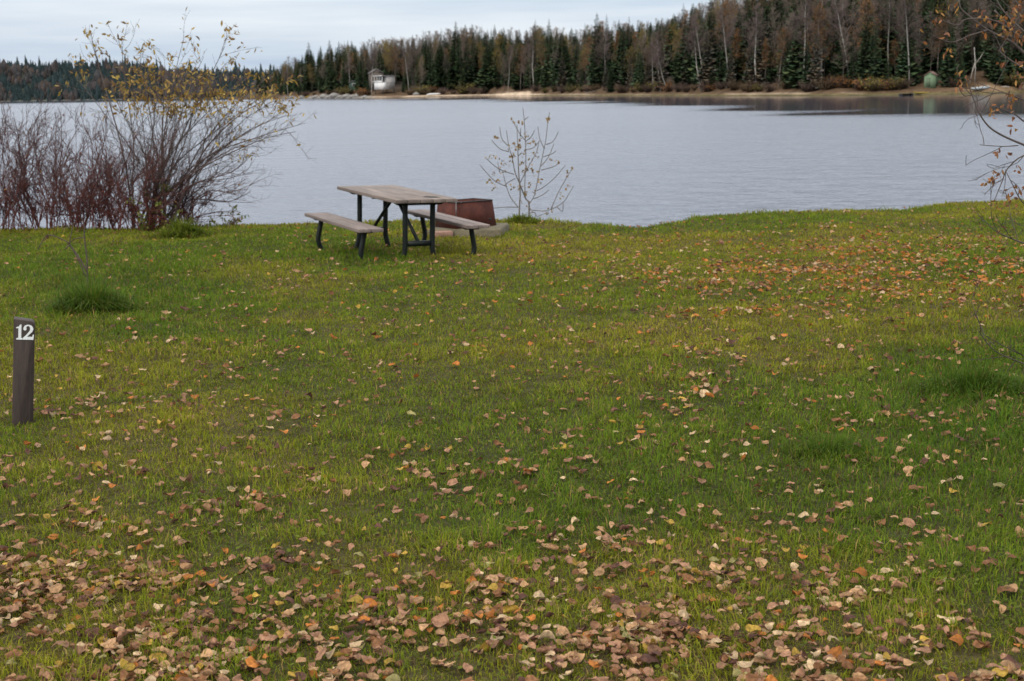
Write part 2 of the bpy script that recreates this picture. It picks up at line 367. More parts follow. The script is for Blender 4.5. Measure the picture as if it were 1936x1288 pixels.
# ------------------------------------------------------------------ far shore
SH = np.array([(430, 189), (470, 187.5), (520, 186.6), (600, 186.2), (710, 185.4), (800, 183.6), (900, 181.6), (1010, 181), (1200, 181), (1400, 181.5), (1600, 181), (1700, 179.5), (1800, 178.5), (1870, 177.5),
               (1936, 175), (2050, 172), (2300, 170)])
spx = np.arange(430, 2301, 6.0); spy = np.interp(spx, SH[:, 0], SH[:, 1])
shore = np.array([at_z(a, b_, WATER_Z) for a, b_ in zip(spx, spy)])
sdist = shore[:, 1]
def shore_at(px): return np.array([np.interp(px, spx, shore[:, i]) for i in range(3)])
ss = np.array([-6, -1.5, 0, .8, 1.6, 2.5, 3.5, 5, 7, 10, 14, 20, 28, 40, 55, 75, 100, 140, 200, 300])
def far_h(px, s):
    px = np.asarray(px, float); s = np.asarray(s, float)
    hill = np.interp(px, [430, 520, 700, 900, 1200, 1400, 1700, 2300], [.02, .06, .13, .15, .15, .16, .17, .17])
    h = .14 * np.clip(s, -10, 6) + np.clip(s - 6, 0, 12) * .07 + np.clip(s - 12, 0, 110) * hill
    h += sstep(3, 12, s) * (fbm(px * .03, s * .12, 5, 3) - .5) * 2.2
    sandbank = np.exp(-((px - 1880) / 75) ** 2) * sstep(1, 9, s) * .45
    h += sandbank
    pt = sstep(430, 520, px)
    return WATER_Z + h * np.maximum(pt, .2)
def far_pt(px, s):
    b_ = shore_at(px); u = np.array([b_[0], b_[1]]); u = u / np.linalg.norm(u)
    return np.array([b_[0] + u[0] * s, b_[1] + u[1] * s, float(far_h(px, s))])
SX, SS = np.meshgrid(spx, ss)
un = shore[:, :2] / np.linalg.norm(shore[:, :2], axis=1)[:, None]
v = np.stack([shore[:, 0][None] + un[:, 0][None] * SS, shore[:, 1][None] + un[:, 1][None] * SS, far_h(SX, SS)], -1).reshape(-1, 3)
sx, s_ = SX.ravel(), SS.ravel()
brown = np.array([.085, .055, .034]); olive = np.array([.095, .080, .034]); sand = np.array([.40, .31, .23]); wet = np.array([.05, .042, .03]); tan = np.array([.30, .20, .12]); rock = np.array([.2, .19, .18])
c = np.repeat(brown[None], len(sx), 0)
nn = fbm(sx * .02, s_ * .3, 61, 3)
def blend(c, k, w): return c * (1 - w[:, None]) + k[None] * w[:, None]
c = blend(c, olive, sstep(-.5, .6, s_) * sstep(3.2, 1.2, s_) * sstep(850, 1000, sx))
c = blend(c, sand, sstep(.8, 1.8, s_) * sstep(5.5, 3, s_) * sstep(640, 760, sx) * np.clip(sstep(.45, .62, nn) + .12, 0, 1) * sstep(1700, 1500, sx) * (1 - .45 * sstep(1010, 1040, sx)))
c = blend(c, sand * 1.1, sstep(930, 945, sx) * sstep(1008, 1000, sx) * sstep(.2, 1, s_) * sstep(11, 8, s_))
c = blend(c, tan * .55, np.exp(-((sx - 1875) / 60) ** 2) * sstep(1.5, 3, s_) * sstep(11, 7, s_))
c = blend(c, rock, sstep(520, 560, sx) * sstep(715, 690, sx) * sstep(9, 5, s_) * .8)
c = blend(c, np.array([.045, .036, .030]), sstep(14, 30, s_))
c = blend(c, wet, sstep(.5, -.2, s_))
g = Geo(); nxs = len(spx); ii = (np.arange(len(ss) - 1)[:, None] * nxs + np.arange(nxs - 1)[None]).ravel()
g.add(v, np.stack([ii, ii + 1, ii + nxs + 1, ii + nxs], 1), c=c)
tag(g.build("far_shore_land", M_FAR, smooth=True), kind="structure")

# the distant hills at the left, behind the open lake
HX = np.arange(-700, 761, 12.0)
hd = np.interp(HX, [-700, 0, 300, 560, 760], [1500, 1350, 1200, 1150, 1200])
sky_y = np.interp(HX, [-700, -200, 0, 60, 130, 200, 300, 400, 470, 530, 760], [120, 118, 117, 113, 112, 114, 121, 124, 127, 132, 140])
HS = np.array([0, 6, 14, 30, 60, 100, 150, 210, 280, 360])
HXm, HSm = np.meshgrid(HX, HS)
base = np.array([at_y(x, 300, d_)[:2] for x, d_ in zip(HX, hd)]); bu = base / np.linalg.norm(base, axis=1)[:, None]
ridge = np.array([at_y(x, y_, d_ + 230)[2] for x, y_, d_ in zip(HX, sky_y, hd)]) - 9 - WATER_Z
def hill_h(ix_ridge, s): return WATER_Z - .3 + ix_ridge * (sstep(-60, 250, s) - sstep(-60, 250, 0)) / (1 - sstep(-60, 250, 0)) + .05 * np.clip(s, 0, 20)
hz = hill_h(ridge[None], HSm) + (fbm(HXm * .012, HSm * .012, 8, 3) - .5) * 8 * sstep(10, 80, HSm)
v = np.stack([base[:, 0][None] + bu[:, 0][None] * HSm, base[:, 1][None] + bu[:, 1][None] * HSm, hz], -1).reshape(-1, 3)
nh = len(HX); ii = (np.arange(len(HS) - 1)[:, None] * nh + np.arange(nh - 1)[None]).ravel()
c = np.repeat(np.array([[.035, .04, .03]]), len(v), 0); c[HSm.ravel() < 4] = (.2, .2, .2)
g = Geo(); g.add(v, np.stack([ii, ii + 1, ii + nh + 1, ii + nh], 1), c=c)
tag(g.build("distant_hills", M_FAR, smooth=True), kind="structure")
g = Geo()
n = 6500
hx = RNG.uniform(-600, 760, n); hs = 360 * RNG.random(n) ** 1.3 * .72 + 3
for x, s in zip(hx, hs):
    i = np.interp(x, HX, np.arange(nh)); r_ = np.interp(x, HX, ridge); bx = np.interp(x, HX, base[:, 0]); by = np.interp(x, HX, base[:, 1])
    L_ = math.hypot(bx, by); z0 = float(hill_h(r_, s) + (fbm(x * .012, s * .012, 8, 3) - .5) * 8 * sstep(10, 80, s)) - 1
    cx, cy = bx + bx / L_ * s, by + by / L_ * s
    grey = vnoise(x * .02, s * .02, 91) > .58 and s < 190
    h_ = random.uniform(5, 10) * (1.7 if random.random() < .05 else 1); rr_ = h_ * random.uniform(.13, .24) * (1.15 if grey else 1)
    k = 6; th = np.arange(k) / k * 6.283 + random.random()
    f = random.uniform(.8, 1.2)
    if grey:
        col = np.array(random.choice([(.048, .042, .043), (.055, .042, .036), (.040, .039, .041)])) * f
        prof = ((0, .3), (.35, 1), (.7, .9), (1, .2))
    else:
        col = np.array((.018, .028, .030)) * f
        prof = ((0, .9), (.3, 1), (.32, .75), (.6, .6), (.62, .42), (.85, .22), (1, .02))
    vs = [np.stack([cx + rr_ * w * np.cos(th) * RNG.uniform(.6, 1.3, k), cy + rr_ * w * np.sin(th), np.full(k, z0 + h_ * t__) + RNG.uniform(-.4, .4, k)], 1) for t__, w in prof]
    q = [(a * k + j, a * k + (j + 1) % k, (a + 1) * k + (j + 1) % k, (a + 1) * k + j) for a in range(len(prof) - 1) for j in range(k)]
    g.add(np.concatenate(vs), q, c=col)
tag(g.build("distant_forest", M_FAR), "far-off dark conifer forest with grey bare patches covering the distant hills", "forest", kind="stuff")

# ------------------------------------------------------------------ far shore trees: prototypes
def spruce_mesh(seed, slim=1.0, sparse=1.0, dead=False):
    r = np.random.default_rng(seed); Ht = 14.0; R0 = 2.3 * slim
    cr = Geo(); base = np.array((.027, .044, .022)) if not dead else np.array((.075, .070, .058))
    z = Ht * (.05 if not dead else .08)
    while z < Ht * .985:
        k = z / Ht; n = max(3, int(r.integers(5, 8) * sparse))
        Lb = R0 * (1 - k) ** .85 * (1 if k > .12 else .75) + .14
        a0 = r.random() * 6.28
        for j in range(n):
            a = a0 + j / n * 6.283 + r.normal(0, .3); l = Lb * r.uniform(.55, 1.2); dr = r.uniform(.1, .5) * (1 - .6 * k)
            d = np.array([math.cos(a), math.sin(a), 0]); s = np.array([-d[1], d[0], 0])
            wv = l * r.uniform(.24, .42)
            p0 = np.array([0, 0, z]); p1 = p0 + d * l * .5 + [0, 0, -dr * l * .35]; p2 = p0 + d * l + [0, 0, -dr * l * .6 + .12 * l]
            hang = np.array([0, 0, -l * r.uniform(.12, .3)])
            col = base * r.uniform(.6, 1.5) * np.array([r.uniform(.85, 1.25), 1, r.uniform(.8, 1.1)])
            vs = [p0, p1 + s * wv, p1 - s * wv, p2, p1 + hang, p1 + d * l * .3 + s * wv * .75 + hang * .4, p1 + d * l * .3 - s * wv * .75 + hang * .4]
            cr.add(vs, t=[(0, 1, 2), (1, 5, 3), (2, 3, 6), (1, 3, 2), (0, 3, 4)], c=col)
        z += r.uniform(.28, .46) * (1 - .35 * k)
    tr = Geo(); tr.tube([(0, 0, -.6), (0, 0, Ht * .4), (0, 0, Ht * 1.0)], [.17, .11, .015], 5, (.10, .085, .075))
    return tr.mesh("spruce_trunk", M_TRUNK), cr.mesh("spruce_crown", M_NEEDLE)

def bare_mesh(seed, bark, twig, leafc=None, nleaf=0, low=.38, spread=1.0):
    r = np.random.default_rng(seed); Ht = 14.0; tr = Geo(); cr = Geo()
    bend = r.normal(0, .25, (6, 2)).cumsum(0); bend -= bend[0]
    zz = np.linspace(-.5, Ht * .97, 6); P = np.concatenate([bend * np.linspace(0, 1, 6)[:, None], zz[:, None]], 1)
    RR = np.array([.115, .10, .085, .065, .045, .012]) * (.62 if bark[0] < .15 else .9)
    tr.tube(P, RR, 6, bark)
    tips = []
    def pos(h): return np.array([np.interp(h, P[:, 2], P[:, i]) for i in range(3)])
    nb = 34
    for b_ in range(nb):
        h = Ht * (low + (1 - low) * (b_ + r.random()) / nb * .97); k = (h / Ht - low) / (1 - low)
        a = r.random() * 6.283; l = spread * (2.7 * (1 - k) ** .7 + .5) * r.uniform(.55, 1.15); up = r.uniform(.7, 1.5) + k * .6
        d = np.array([math.cos(a), math.sin(a), up]); d /= np.linalg.norm(d); p0 = pos(h)
        p1 = p0 + d * l * .5 + r.normal(0, .06, 3); p2 = p0 + d * l + [0, 0, l * .14] + r.normal(0, .12, 3)
        rb = .042 * (1 - k * .6)
        (tr if b_ % 3 == 0 and k < .6 else cr).tube([p0, p1, p2], [rb, rb * .7, .010], 3, twig)
        for s in range(7):
            t = r.uniform(.25, 1); q0 = p0 + (p1 - p0) * min(t * 2, 1) + (p2 - p1) * max(t * 2 - 1, 0)
            dd = d + r.normal(0, .55, 3) + [0, 0, .3]; dd /= np.linalg.norm(dd); l2 = l * r.uniform(.25, .5) + .2
            q1 = q0 + dd * l2; cr.tube([q0, (q0 + q1) / 2 + r.normal(0, .04, 3), q1], [.019, .015, .007], 3, twig); tips.append(q1)
            for u in range(3):
                e0 = q0 + (q1 - q0) * r.uniform(.3, 1); de = dd + r.normal(0, .6, 3); de /= np.linalg.norm(de); e1 = e0 + de * l2 * r.uniform(.4, .8)
                cr.tube([e0, e1], [.012, .006], 3, twig); tips.append(e1)
    if leafc is not None:
        tp = np.array(tips); idx = r.integers(0, len(tp), nleaf); c0 = tp[idx] + r.normal(0, .22, (nleaf, 3))
        u = r.normal(0, 1, (nleaf, 3)); u /= np.linalg.norm(u, axis=1)[:, None]; w = np.cross(u, r.normal(0, 1, (nleaf, 3))); w /= np.linalg.norm(w, axis=1)[:, None]
        sz = r.uniform(.06, .15, (nleaf, 1)); V = np.stack([c0 - u * sz, c0 + w * sz * .8, c0 + u * sz, c0 - w * sz * .8], 1)
        lc = np.array(leafc) * r.uniform(.6, 1.35, (nleaf, 1))
        lf = Geo(); lf.add(V.reshape(-1, 3), np.arange(nleaf * 4).reshape(-1, 4), c=np.repeat(lc, 4, 0))
        return tr.mesh("tree_trunk", M_TRUNK), cr.mesh("tree_crown", M_BARE), lf.mesh("tree_leaves", M_FLEAF)
    return tr.mesh("tree_trunk", M_TRUNK), cr.mesh("tree_crown", M_BARE)

def shrub_mesh(seed, twig, leafc=None, nleaf=0):
    r = np.random.default_rng(seed); cr = Geo(); tips = []
    for b_ in range(46):
        a = r.random() * 6.283; d = np.array([math.cos(a) * r.uniform(.1, .9), math.sin(a) * r.uniform(.1, .9), 1]); d /= np.linalg.norm(d)
        p0 = np.array([math.cos(a), math.sin(a), 0]) * r.uniform(0, .35); l = r.uniform(.7, 1.5); p1 = p0 + d * l * .55 + r.normal(0, .05, 3); p2 = p0 + d * l + r.normal(0, .1, 3)
        cr.tube([p0, p1, p2], [.028, .02, .008], 3, np.array(twig) * r.uniform(.7, 1.3))
        for s in range(6):
            q0 = p0 + (p2 - p0) * r.uniform(.3, 1); dd = d + r.normal(0, .6, 3); q1 = q0 + dd / np.linalg.norm(dd) * r.uniform(.2, .5)
            cr.tube([q0, q1], [.016, .007], 3, np.array(twig) * r.uniform(.7, 1.3)); tips.append(q1)
    out = [cr.mesh("shrub_stems", M_BARE)]
    if nleaf:
        tp = np.array(tips); c0 = tp[r.integers(0, len(tp), nleaf)] + r.normal(0, .12, (nleaf, 3))
        u = r.normal(0, 1, (nleaf, 3)); u /= np.linalg.norm(u, axis=1)[:, None]; w = np.cross(u, r.normal(0, 1, (nleaf, 3))); w /= np.linalg.norm(w, axis=1)[:, None]
        sz = r.uniform(.04, .09, (nleaf, 1)); V = np.stack([c0 - u * sz, c0 + w * sz, c0 + u * sz, c0 - w * sz], 1)
        lf = Geo(); lf.add(V.reshape(-1, 3), np.arange(nleaf * 4).reshape(-1, 4), c=np.repeat(np.array(leafc) * r.uniform(.6, 1.4, (nleaf, 1)), 4, 0)); out.append(lf.mesh("shrub_leaves", M_FLEAF))
    return out

WHITE_BARK, GREY_BARK = (.30, .285, .265), (.115, .10, .09)
SPR = [spruce_mesh(i, slim=[1.15, .95, 1.35, .8, 1.05, 1.5][i], sparse=[1, 1, 1.1, .9, .8, 1][i]) for i in range(6)]
SPD = [spruce_mesh(40 + i, slim=1.1, sparse=.75, dead=True) for i in range(2)]
BAR = [bare_mesh(70 + i, GREY_BARK, (.145, .115, .098), low=.22 + .06 * (i % 3), spread=1.1) for i in range(5)]
BIR = [bare_mesh(90 + i, WHITE_BARK, (.125, .095, .088), low=.45, spread=.8) for i in range(4)]
YEL = [bare_mesh(110 + i, GREY_BARK, (.12, .095, .07), (.17, .125, .03), 1000, low=.25) for i in range(3)]
ORG = [bare_mesh(120 + i, (.2, .18, .16), (.12, .085, .06), (.17, .085, .032), 900, low=.28) for i in range(3)]
SHB = [shrub_mesh(130, (.085, .06, .05)), shrub_mesh(131, (.10, .07, .045)), shrub_mesh(132, (.085, .06, .05), (.21, .095, .03), 260), shrub_mesh(133, (.08, .065, .04), (.15, .125, .035), 300)]

def zone(px):
    for lim, s in ((600, "on the far shore's rocky left point"), (700, "just left of the white cabin"), (800, "behind the white cabin"),
                   (1010, "behind the pale sand beach"), (1220, "between the sand beach and the leaning birches"), (1420, "around the leaning white birches"),
                   (1700, "along the shore left of the green shed")):
        if px < lim: return s
    return "around the small green shed"
def plant_tree(name, cat, parts, px, s, height, label, group, lean=(0, 0), width=1.0, proto_h=14.0):
    p = far_pt(px, s); o = thing(name, label, cat, p, random.uniform(0, 6.28), group)
    k = height / proto_h; o.scale = (k * width, k * width, k)
    if lean != (0, 0):
        o.rotation_mode = 'XYZ'; o.rotation_euler = (lean[1], lean[0], 0)
    for me, nm in zip(parts, ("trunk", "crown", "leaves")): obj(nm, me, o)
    return o
SKY = np.array([(430, 150), (480, 135), (520, 125), (545, 108), (590, 92), (640, 84), (690, 78), (740, 72), (790, 68), (830, 60), (900, 52), (960, 50), (1010, 50), (1050, 46), (1090, 60), (1130, 40), (1180, 42), (1250, 34),
                (1300, 14), (1340, -5), (1400, -25), (1500, -40), (1600, -45), (1936, -60), (2300, -60)], float)
def max_h(px, s):
    p = far_pt(px, s); top = at_y(px, float(np.interp(px, SKY[:, 0], SKY[:, 1])), p[1]); return top[2] - p[2]
KINDS = {'spruce': ("spruce_tree", "spruce", "dark green spruce", SPR), 'bare': ("bare_tree", "bare tree", "leafless grey-brown tree", BAR), 'birch': ("birch_tree", "birch", "slim pale-barked birch", BIR),
         'yellow': ("autumn_tree", "autumn tree", "thin dull-yellow tree", YEL), 'orange': ("rust_leaf_tree", "autumn tree", "thin rusty-orange tree", ORG), 'dead': ("dead_spruce_tree", "dead spruce", "grey dead spruce", SPD)}
def put(kind, px, s, hf=None, h=None, lean=(0, 0), label=None, width=1.0, proto=None):
    nm, cat, look, pr = KINDS[kind]; mh = max_h(px, s)
    hgt = h if h else min(max(mh * hf, 3.5), 24)
    depth = "in front" if s < 16 else ("mid-forest" if s < 40 else "at the back")
    lb = label or f"{look} {depth} {zone(px)}"
    gp = f"{look}s {depth} {zone(px)}"
    plant_tree(nm, cat, pr[random.randrange(len(pr)) if proto is None else proto], px, s, hgt, lb, gp, lean, width)
# rows of the forest, back to front
def scatter(kind, n, x0, x1, s0, s1, h0, h1, pw=1.0):
    for i in range(n):
        px = x0 + (x1 - x0) * (i + random.random()) / n
        s = s0 + (s1 - s0) * random.random() ** pw
        if (698 < px < 762 and s < 33) or (1738 < px < 1784 and s < 16) or (1815 < px < 1865 and s < 16): continue
        put(kind, px, s, hf=random.uniform(h0, h1), lean=(random.gauss(0, .02), random.gauss(0, .02)), width=random.uniform(.85, 1.2) * 1.0)
scatter('bare', 105, 640, 2050, 50, 112, .82, 1.0)
scatter('bare', 36, 690, 900, 40, 80, .9, 1.04)
scatter('spruce', 100, 490, 2060, 40, 110, .75, 1.13)
scatter('spruce', 104, 480, 2060, 14, 45, .5, .98)
scatter('spruce', 78, 500, 2000, 8, 22, .25, .65)
scatter('bare', 70, 520, 1980, 10, 40, .5, .9)
scatter('birch', 24, 560, 1990, 8, 35, .5, .9)
scatter('yellow', 40, 520, 1400, 15, 50, .55, .93)
scatter('orange', 38, 540, 1900, 8, 45, .35, .9)
scatter('dead', 16, 1060, 1560, 8, 18, .4, .75)
# the wood behind them, too deep and close-grown to count
g = Geo()
for i in range(1150):
    px = random.uniform(505, 2150); s = 16 + 110 * random.random() ** .8
    kind = random.choices(('spruce', 'bare', 'orange', 'yellow'), (.66, .27, .04, .03))[0]
    h_ = min(max_h(px, s) * random.uniform(.55, .97), 19)
    if h_ < 3: continue
    if (698 < px < 762 and s < 34): continue
    parts = random.choice(KINDS[kind][3]); p = far_pt(px, s); a = random.uniform(0, 6.28); k = h_ / 14.0; w = k * random.uniform(.9, 1.25); f = random.uniform(.65, 1.25)
    for me in parts[(1 if kind != 'spruce' and random.random() < .5 else 0):]:
        v, c, q, t = CACHE[me.name]; ca, sa = math.cos(a) * w, math.sin(a) * w
        g.add(np.stack([v[:, 0] * ca - v[:, 1] * sa, v[:, 0] * sa + v[:, 1] * ca, v[:, 2] * k], 1) + p, q, t, c * f)
tag(g.build("deep_forest", M_FAR), "close-grown mass of dark spruces and bare brown crowns filling the far shore", "forest", kind="stuff")
# the single trees the picture picks out
for px, py in ((588, 78), (610, 86), (627, 74), (655, 78), (865, 38), (1014, 36), (1040, 34), (1130, 22), (1148, 26), (1190, 30), (1308, 6), (1345, 2)):
    s = random.uniform(18, 30); p = far_pt(px, s); top = at_y(px, py, p[1]); put('spruce', px, s, h=top[2] - p[2], label=f"tall spruce standing above the skyline {zone(px)}", proto=random.choice((0, 1, 3)))
BIRCH = [(1326, 157, 1303, 40, "white birch leaning left, the left stem of a leaning pair"), (1332, 156, 1322, 30, "upright white birch beside the strongly leaning one"), (1249, 161, 1238, 60, "white birch leaning slightly left of the leaning pair"),
         (1378, 153, 1374, 20, "straight pale birch right of the leaning pair"), (1262, 160, 1236, 90, "short leaning white birch stem left of the leaning pair"), (1430, 155, 1424, 10, "tall pale birch before grey dead spruces"),
         (1552, 148, 1550, -20, "tall straight pale birch at the middle of the right shore"), (1606, 138, 1588, -10, "left-leaning pale birch with orange leaves beside it"), (1649, 133, 1640, -20, "crooked tall pale birch left of the green shed"),
         (1519, 159, 1528, -10, "pale birch leaning right behind the brown shoreline shrubs"), (1727, 142, 1737, 40, "thin forked birch just left of the green shed"), (1143, 145, 1142, 60, "lone pale birch standing before dark spruces right of the beach"),
         (1010, 150, 1002, 50, "pale birch behind the right end of the sand beach"), (703, 168, 702, 95, "pale forked birch growing close to the white cabin's left side"), (545, 178, 540, 125, "pale birch on the rocky point leaning left")]
for bx, by, tx, ty, lb in BIRCH:
    s = float(np.interp(by, [130, 150, 160, 170, 180], [22, 14, 8, 5, 4])); p = far_pt(bx, s); bt = at_y(bx, by, p[1]); top = at_y(tx, ty, p[1]); dv = top - p
    hgt = np.linalg.norm(dv); put('birch', bx, s, h=hgt, lean=(math.atan2(dv[0], dv[2]), 0), label=lb, width=1.25)
# low shrubs along the water line
for i in range(84):
    px = 560 + (1990 - 560) * (i + random.random()) / 84
    if 700 < px < 757 or 925 < px < 1012 or 1728 < px < 1795 or 1815 < px < 1905: continue
    s = random.uniform(5, 12); p = far_pt(px, s); k = random.choice((0, 0, 1, 1, 2, 3)); sc = random.uniform(1.1, 2.1)
    look = ("purple-brown leafless", "brown leafless", "rusty-leaved", "olive-leaved")[k]
    o = thing("shoreline_shrub", f"low {look} shrub at the water's edge {zone(px)}", "shrub", p, random.uniform(0, 6.28), f"{look} shrubs at the water's edge {zone(px)}")
    o.scale = (sc * 1.3, sc * 1.3, sc)
    for me, nm in zip(SHB[k], ("stems", "leaves")): obj(nm, me, o)
for px, s, sc, k, lb in ((795, 9, 2.6, 3, "rounded olive shrub right of the white cabin"), (690, 9, 2.2, 2, "golden rust shrub just left of the white cabin"), (878, 8, 3.0, 3, "large rounded olive-brown shrub at the left end of the sand beach"), (660, 12, 2.4, 3, "low golden shrub above the grey rocks")):
    o = thing("shoreline_shrub", lb, "shrub", far_pt(px, s), 0, "shoreline shrubs near the cabin"); o.scale = (sc * 1.4, sc * 1.4, sc)
    for me, nm in zip(SHB[k], ("stems", "leaves")): obj(nm, me, o)

# ------------------------------------------------------------------ far shore buildings, boats, rocks
M_WHITE = mat("white painted boards", (.60, .60, .60), .6, noise=[(2, .8, 1.08, (1, 1, 6))])
M_GREYW = mat("weathered grey boards", (.30, .29, .285), .8, noise=[(1.5, .7, 1.2, (1, 1, 8))])
M_ROOF = mat("grey roof", (.20, .19, .19), .8, noise=[(3, .75, 1.2, (1, 1, 1))])
M_DARK = mat("dark opening", (.02, .022, .025), .4)
M_GREENH = mat("dark green siding", (.03, .055, .045), .8, noise=[(2, .7, 1.2, (1, 1, 6))])
M_SHED = mat("pale green boards", (.14, .21, .13), .75, noise=[(4, .8, 1.15, (6, 1, 1))])
M_ALU = mat("boat aluminium", (.34, .38, .41), .5, metal=.3, noise=[(3, .8, 1.15, (1, 1, 1))])
M_DOCK = mat("dark dock wood", (.03, .028, .028), .8, noise=[(3, .7, 1.3, (1, 6, 1))])
M_OLIVE = mat("olive boat paint", (.24, .18, .04), .6, noise=[(3, .8, 1.15, (1, 1, 1))])
M_ROCK = mat("grey rock", (.21, .20, .19), .9, noise=[(1.2, .6, 1.3, (1, 1, 1))], bump=(3, .1))

def house_roof(g, w, d, z, rise, over=.3, th=.14):            # gable roof, ridge along y
    for sgn in (-1, 1):
        a = math.atan2(rise, w / 2); l = math.hypot(w / 2, rise) + over
        M = Matrix.Translation((0, 0, z + rise)) @ Matrix.Rotation(sgn * a, 4, 'Y')
        g.box((sgn * l / 2, 0, th / 2), (l, d + 2 * over, th), M)
p = far_pt(728, 14); p[2] = at_y(728, 172, p[1])[2]
cb_ = thing("lakeside_cabin", "white two-storey cabin with an open upper porch at the far water's edge", "cabin", p, math.radians(40)); cb_.scale = (1.0, 1.0, 1.06)
w_, d_ = 6.2, 5.6                                            # local -x face: white porch front (turned left), -y face: long grey side
g = Geo(); g.box((.95, 0, 3.0), (w_ - 1.9, d_, 5.0)); g.build("wall", M_GREYW, cb_)
g = Geo(); g.box((-2.15, 0, 1.75), (1.9, d_ - .006, 2.5)); g.build("porch_base", M_WHITE, cb_)
g = Geo(); g.box((.1, 0, 5.6), (w_ + .7, d_ + .6, .22)); g.build("roof", M_ROOF, cb_)
g = Geo(); g.box((-3.43, 0, 5.60), (.14, d_ + .65, .28)); g.build("fascia", M_WHITE, cb_)
for yy in (-2.7, -.9, .9, 2.7):
    g = Geo(); g.box((-2.98, yy, 4.24), (.16, .16, 2.46)); g.build("porch_post", M_WHITE, cb_)
g = Geo(); g.box((-2.99, 0, 3.4), (.08, d_ - .2, .7)); g.build("railing", M_WHITE, cb_)
g = Geo(); g.box((-1.22, -1.2, 4.3), (.05, .9, 2.0)); g.build("door", M_DARK, cb_)
for yy in (1.5,):
    wf = Geo(); wf.box((-1.23, yy, 4.5), (.07, 1.5, 1.2)); f_ = wf.build("window", M_WHITE, cb_); wf = Geo(); wf.box((-1.28, yy, 4.5), (.05, 1.3, 1.0)); wf.build("pane", M_DARK, f_)
wf = Geo(); wf.box((.95, -d_ / 2 - .02, 3.02), (4.28, .06, .16)); wf.build("trim_board", M_ROOF, cb_)
for xx in (-2.8, 2.8):
    for yy in (-2.5, 2.5):
        g = Geo(); g.box((xx, yy, -.6), (.25, .25, 2.2)); g.build("stilt", M_DOCK, cb_)
def cottage(name, label, px, s, w, d, h, rise, rz, wall, roof, win):
    p = far_pt(px, s); o = thing(name, label, "house", p, rz)
    g = Geo(); g.box((0, 0, h / 2 - .5), (w, d, h + 1)); g.prism([(-w / 2, h), (w / 2, h), (0, h + rise)], -d / 2, d / 2); g.build("wall", wall, o)
    g = Geo(); house_roof(g, w, d, h, rise); g.build("roof", roof, o)
    for x_, y_, ww in win:
        f = Geo(); f.box((x_, -d / 2 - .02, y_), (ww, .08, 1.1)); f_ = f.build("window", M_WHITE, o); f = Geo(); f.box((x_, -d / 2 - .07, y_), (ww - .2, .06, .9)); f.build("pane", M_DARK, f_)
cottage("gabled_house", "grey gabled house peeking over the white cabin's roof", 712, 27, 5.5, 7, float(at_y(712, 131, far_pt(712, 27)[1])[2] - far_pt(712, 27)[2] - 1.6), 1.6, math.radians(12), mat("dark brown boards", (.09, .075, .065), .8, noise=[(2, .7, 1.2, (1, 1, 6))]), M_ROOF, [(-1.2, 2.2, 1.0)])
cottage("low_green_house", "low dark green house among trees left of the white cabin", 680, 26, 8, 6, 2.9, 1.2, math.radians(4), M_GREENH, M_ROOF, [(-2.2, 1.9, 1.4), (1.6, 1.9, 1.8)])
p = far_pt(1760, 11)
sh = thing("green_shed", "small pale green shed with gable roof among trees by the right bay", "shed", p, math.radians(-28))
g = Geo(); g.box((0, 0, 1.0), (2.1, 2.6, 2.4)); g.prism([(-1.05, 2.2), (1.05, 2.2), (0, 2.85)], -1.3, 1.3); g.build("wall", M_SHED, sh)
g = Geo(); house_roof(g, 2.1, 2.6, 2.2, .65, .22, .09); g.build("roof", mat("reddish roof", (.20, .13, .11), .8, noise=[(3, .75, 1.2, (1, 1, 1))]), sh)
g = Geo(); g.box((-.3, -1.32, .95), (.75, .06, 1.7)); g.build("door", mat("worn pale green door", (.10, .14, .09), .7, noise=[(4, .8, 1.15, (6, 1, 1))]), sh)

def hull(name, mtl, Lh, Wd, Hh, parent, flip=False, flat=.15):
    g = Geo(); n = 15; m = 9; V = []
    for i in range(n):
        t = i / (n - 1) * 2 - 1; w = Wd / 2 * (1 - abs(t) ** 2.6) ** .8 + .02 if t < 0 or not flat else Wd / 2 * max(1 - .25 * t ** 2, .1)
        rise = Hh * (.25 * max(-t, 0) ** 2)
        for j in range(m):
            a = j / (m - 1) * math.pi; V.append((t * Lh / 2, -math.cos(a) * w, Hh + rise - math.sin(a) ** .6 * Hh * (1 if t > -.6 else 1 - .4 * (-t - .6) / .4)))
    V = np.array(V)
    if flip: V[:, 2] = Hh * 1.05 - V[:, 2] + .02
    q = [(i * m + j, i * m + j + 1, (i + 1) * m + j + 1, (i + 1) * m + j) for i in range(n - 1) for j in range(m - 1)]
    t = [((n - 1) * m, (n - 1) * m + j, (n - 1) * m + j + 1) for j in range(1, m - 1)]
    g.add(V, q, t); o = g.build(name, mtl, parent, smooth=True)
    md = o.modifiers.new("thick", 'SOLIDIFY'); md.thickness = .03
    return o
p = far_pt(1852, 3.6); bo = thing("rowing_boat", "silver open boat drawn up on the tan bank of the right bay", "boat", p + [0, 0, .05], math.radians(12)); bo.rotation_euler = (0, math.radians(-6), math.radians(14))
hull("hull", M_ALU, 3.4, 1.4, .55, bo)
for xx in (-.5, .35, 1.1):
    g = Geo(); g.box((xx, 0, .42), (.28, 1.1, .04)); g.build("seat", M_ALU, bo)
p = far_pt(820, 5.5); bo = thing("overturned_canoe", "pale overturned canoe on the shore right of the white cabin", "canoe", p, math.radians(10)); hull("hull", M_WHITE, 5.6, 1.2, .5, bo, True, 0); g = Geo(); g.box((0, 0, .08), (1.6, 1.2, .14)); g.build("rest", M_DOCK, bo)
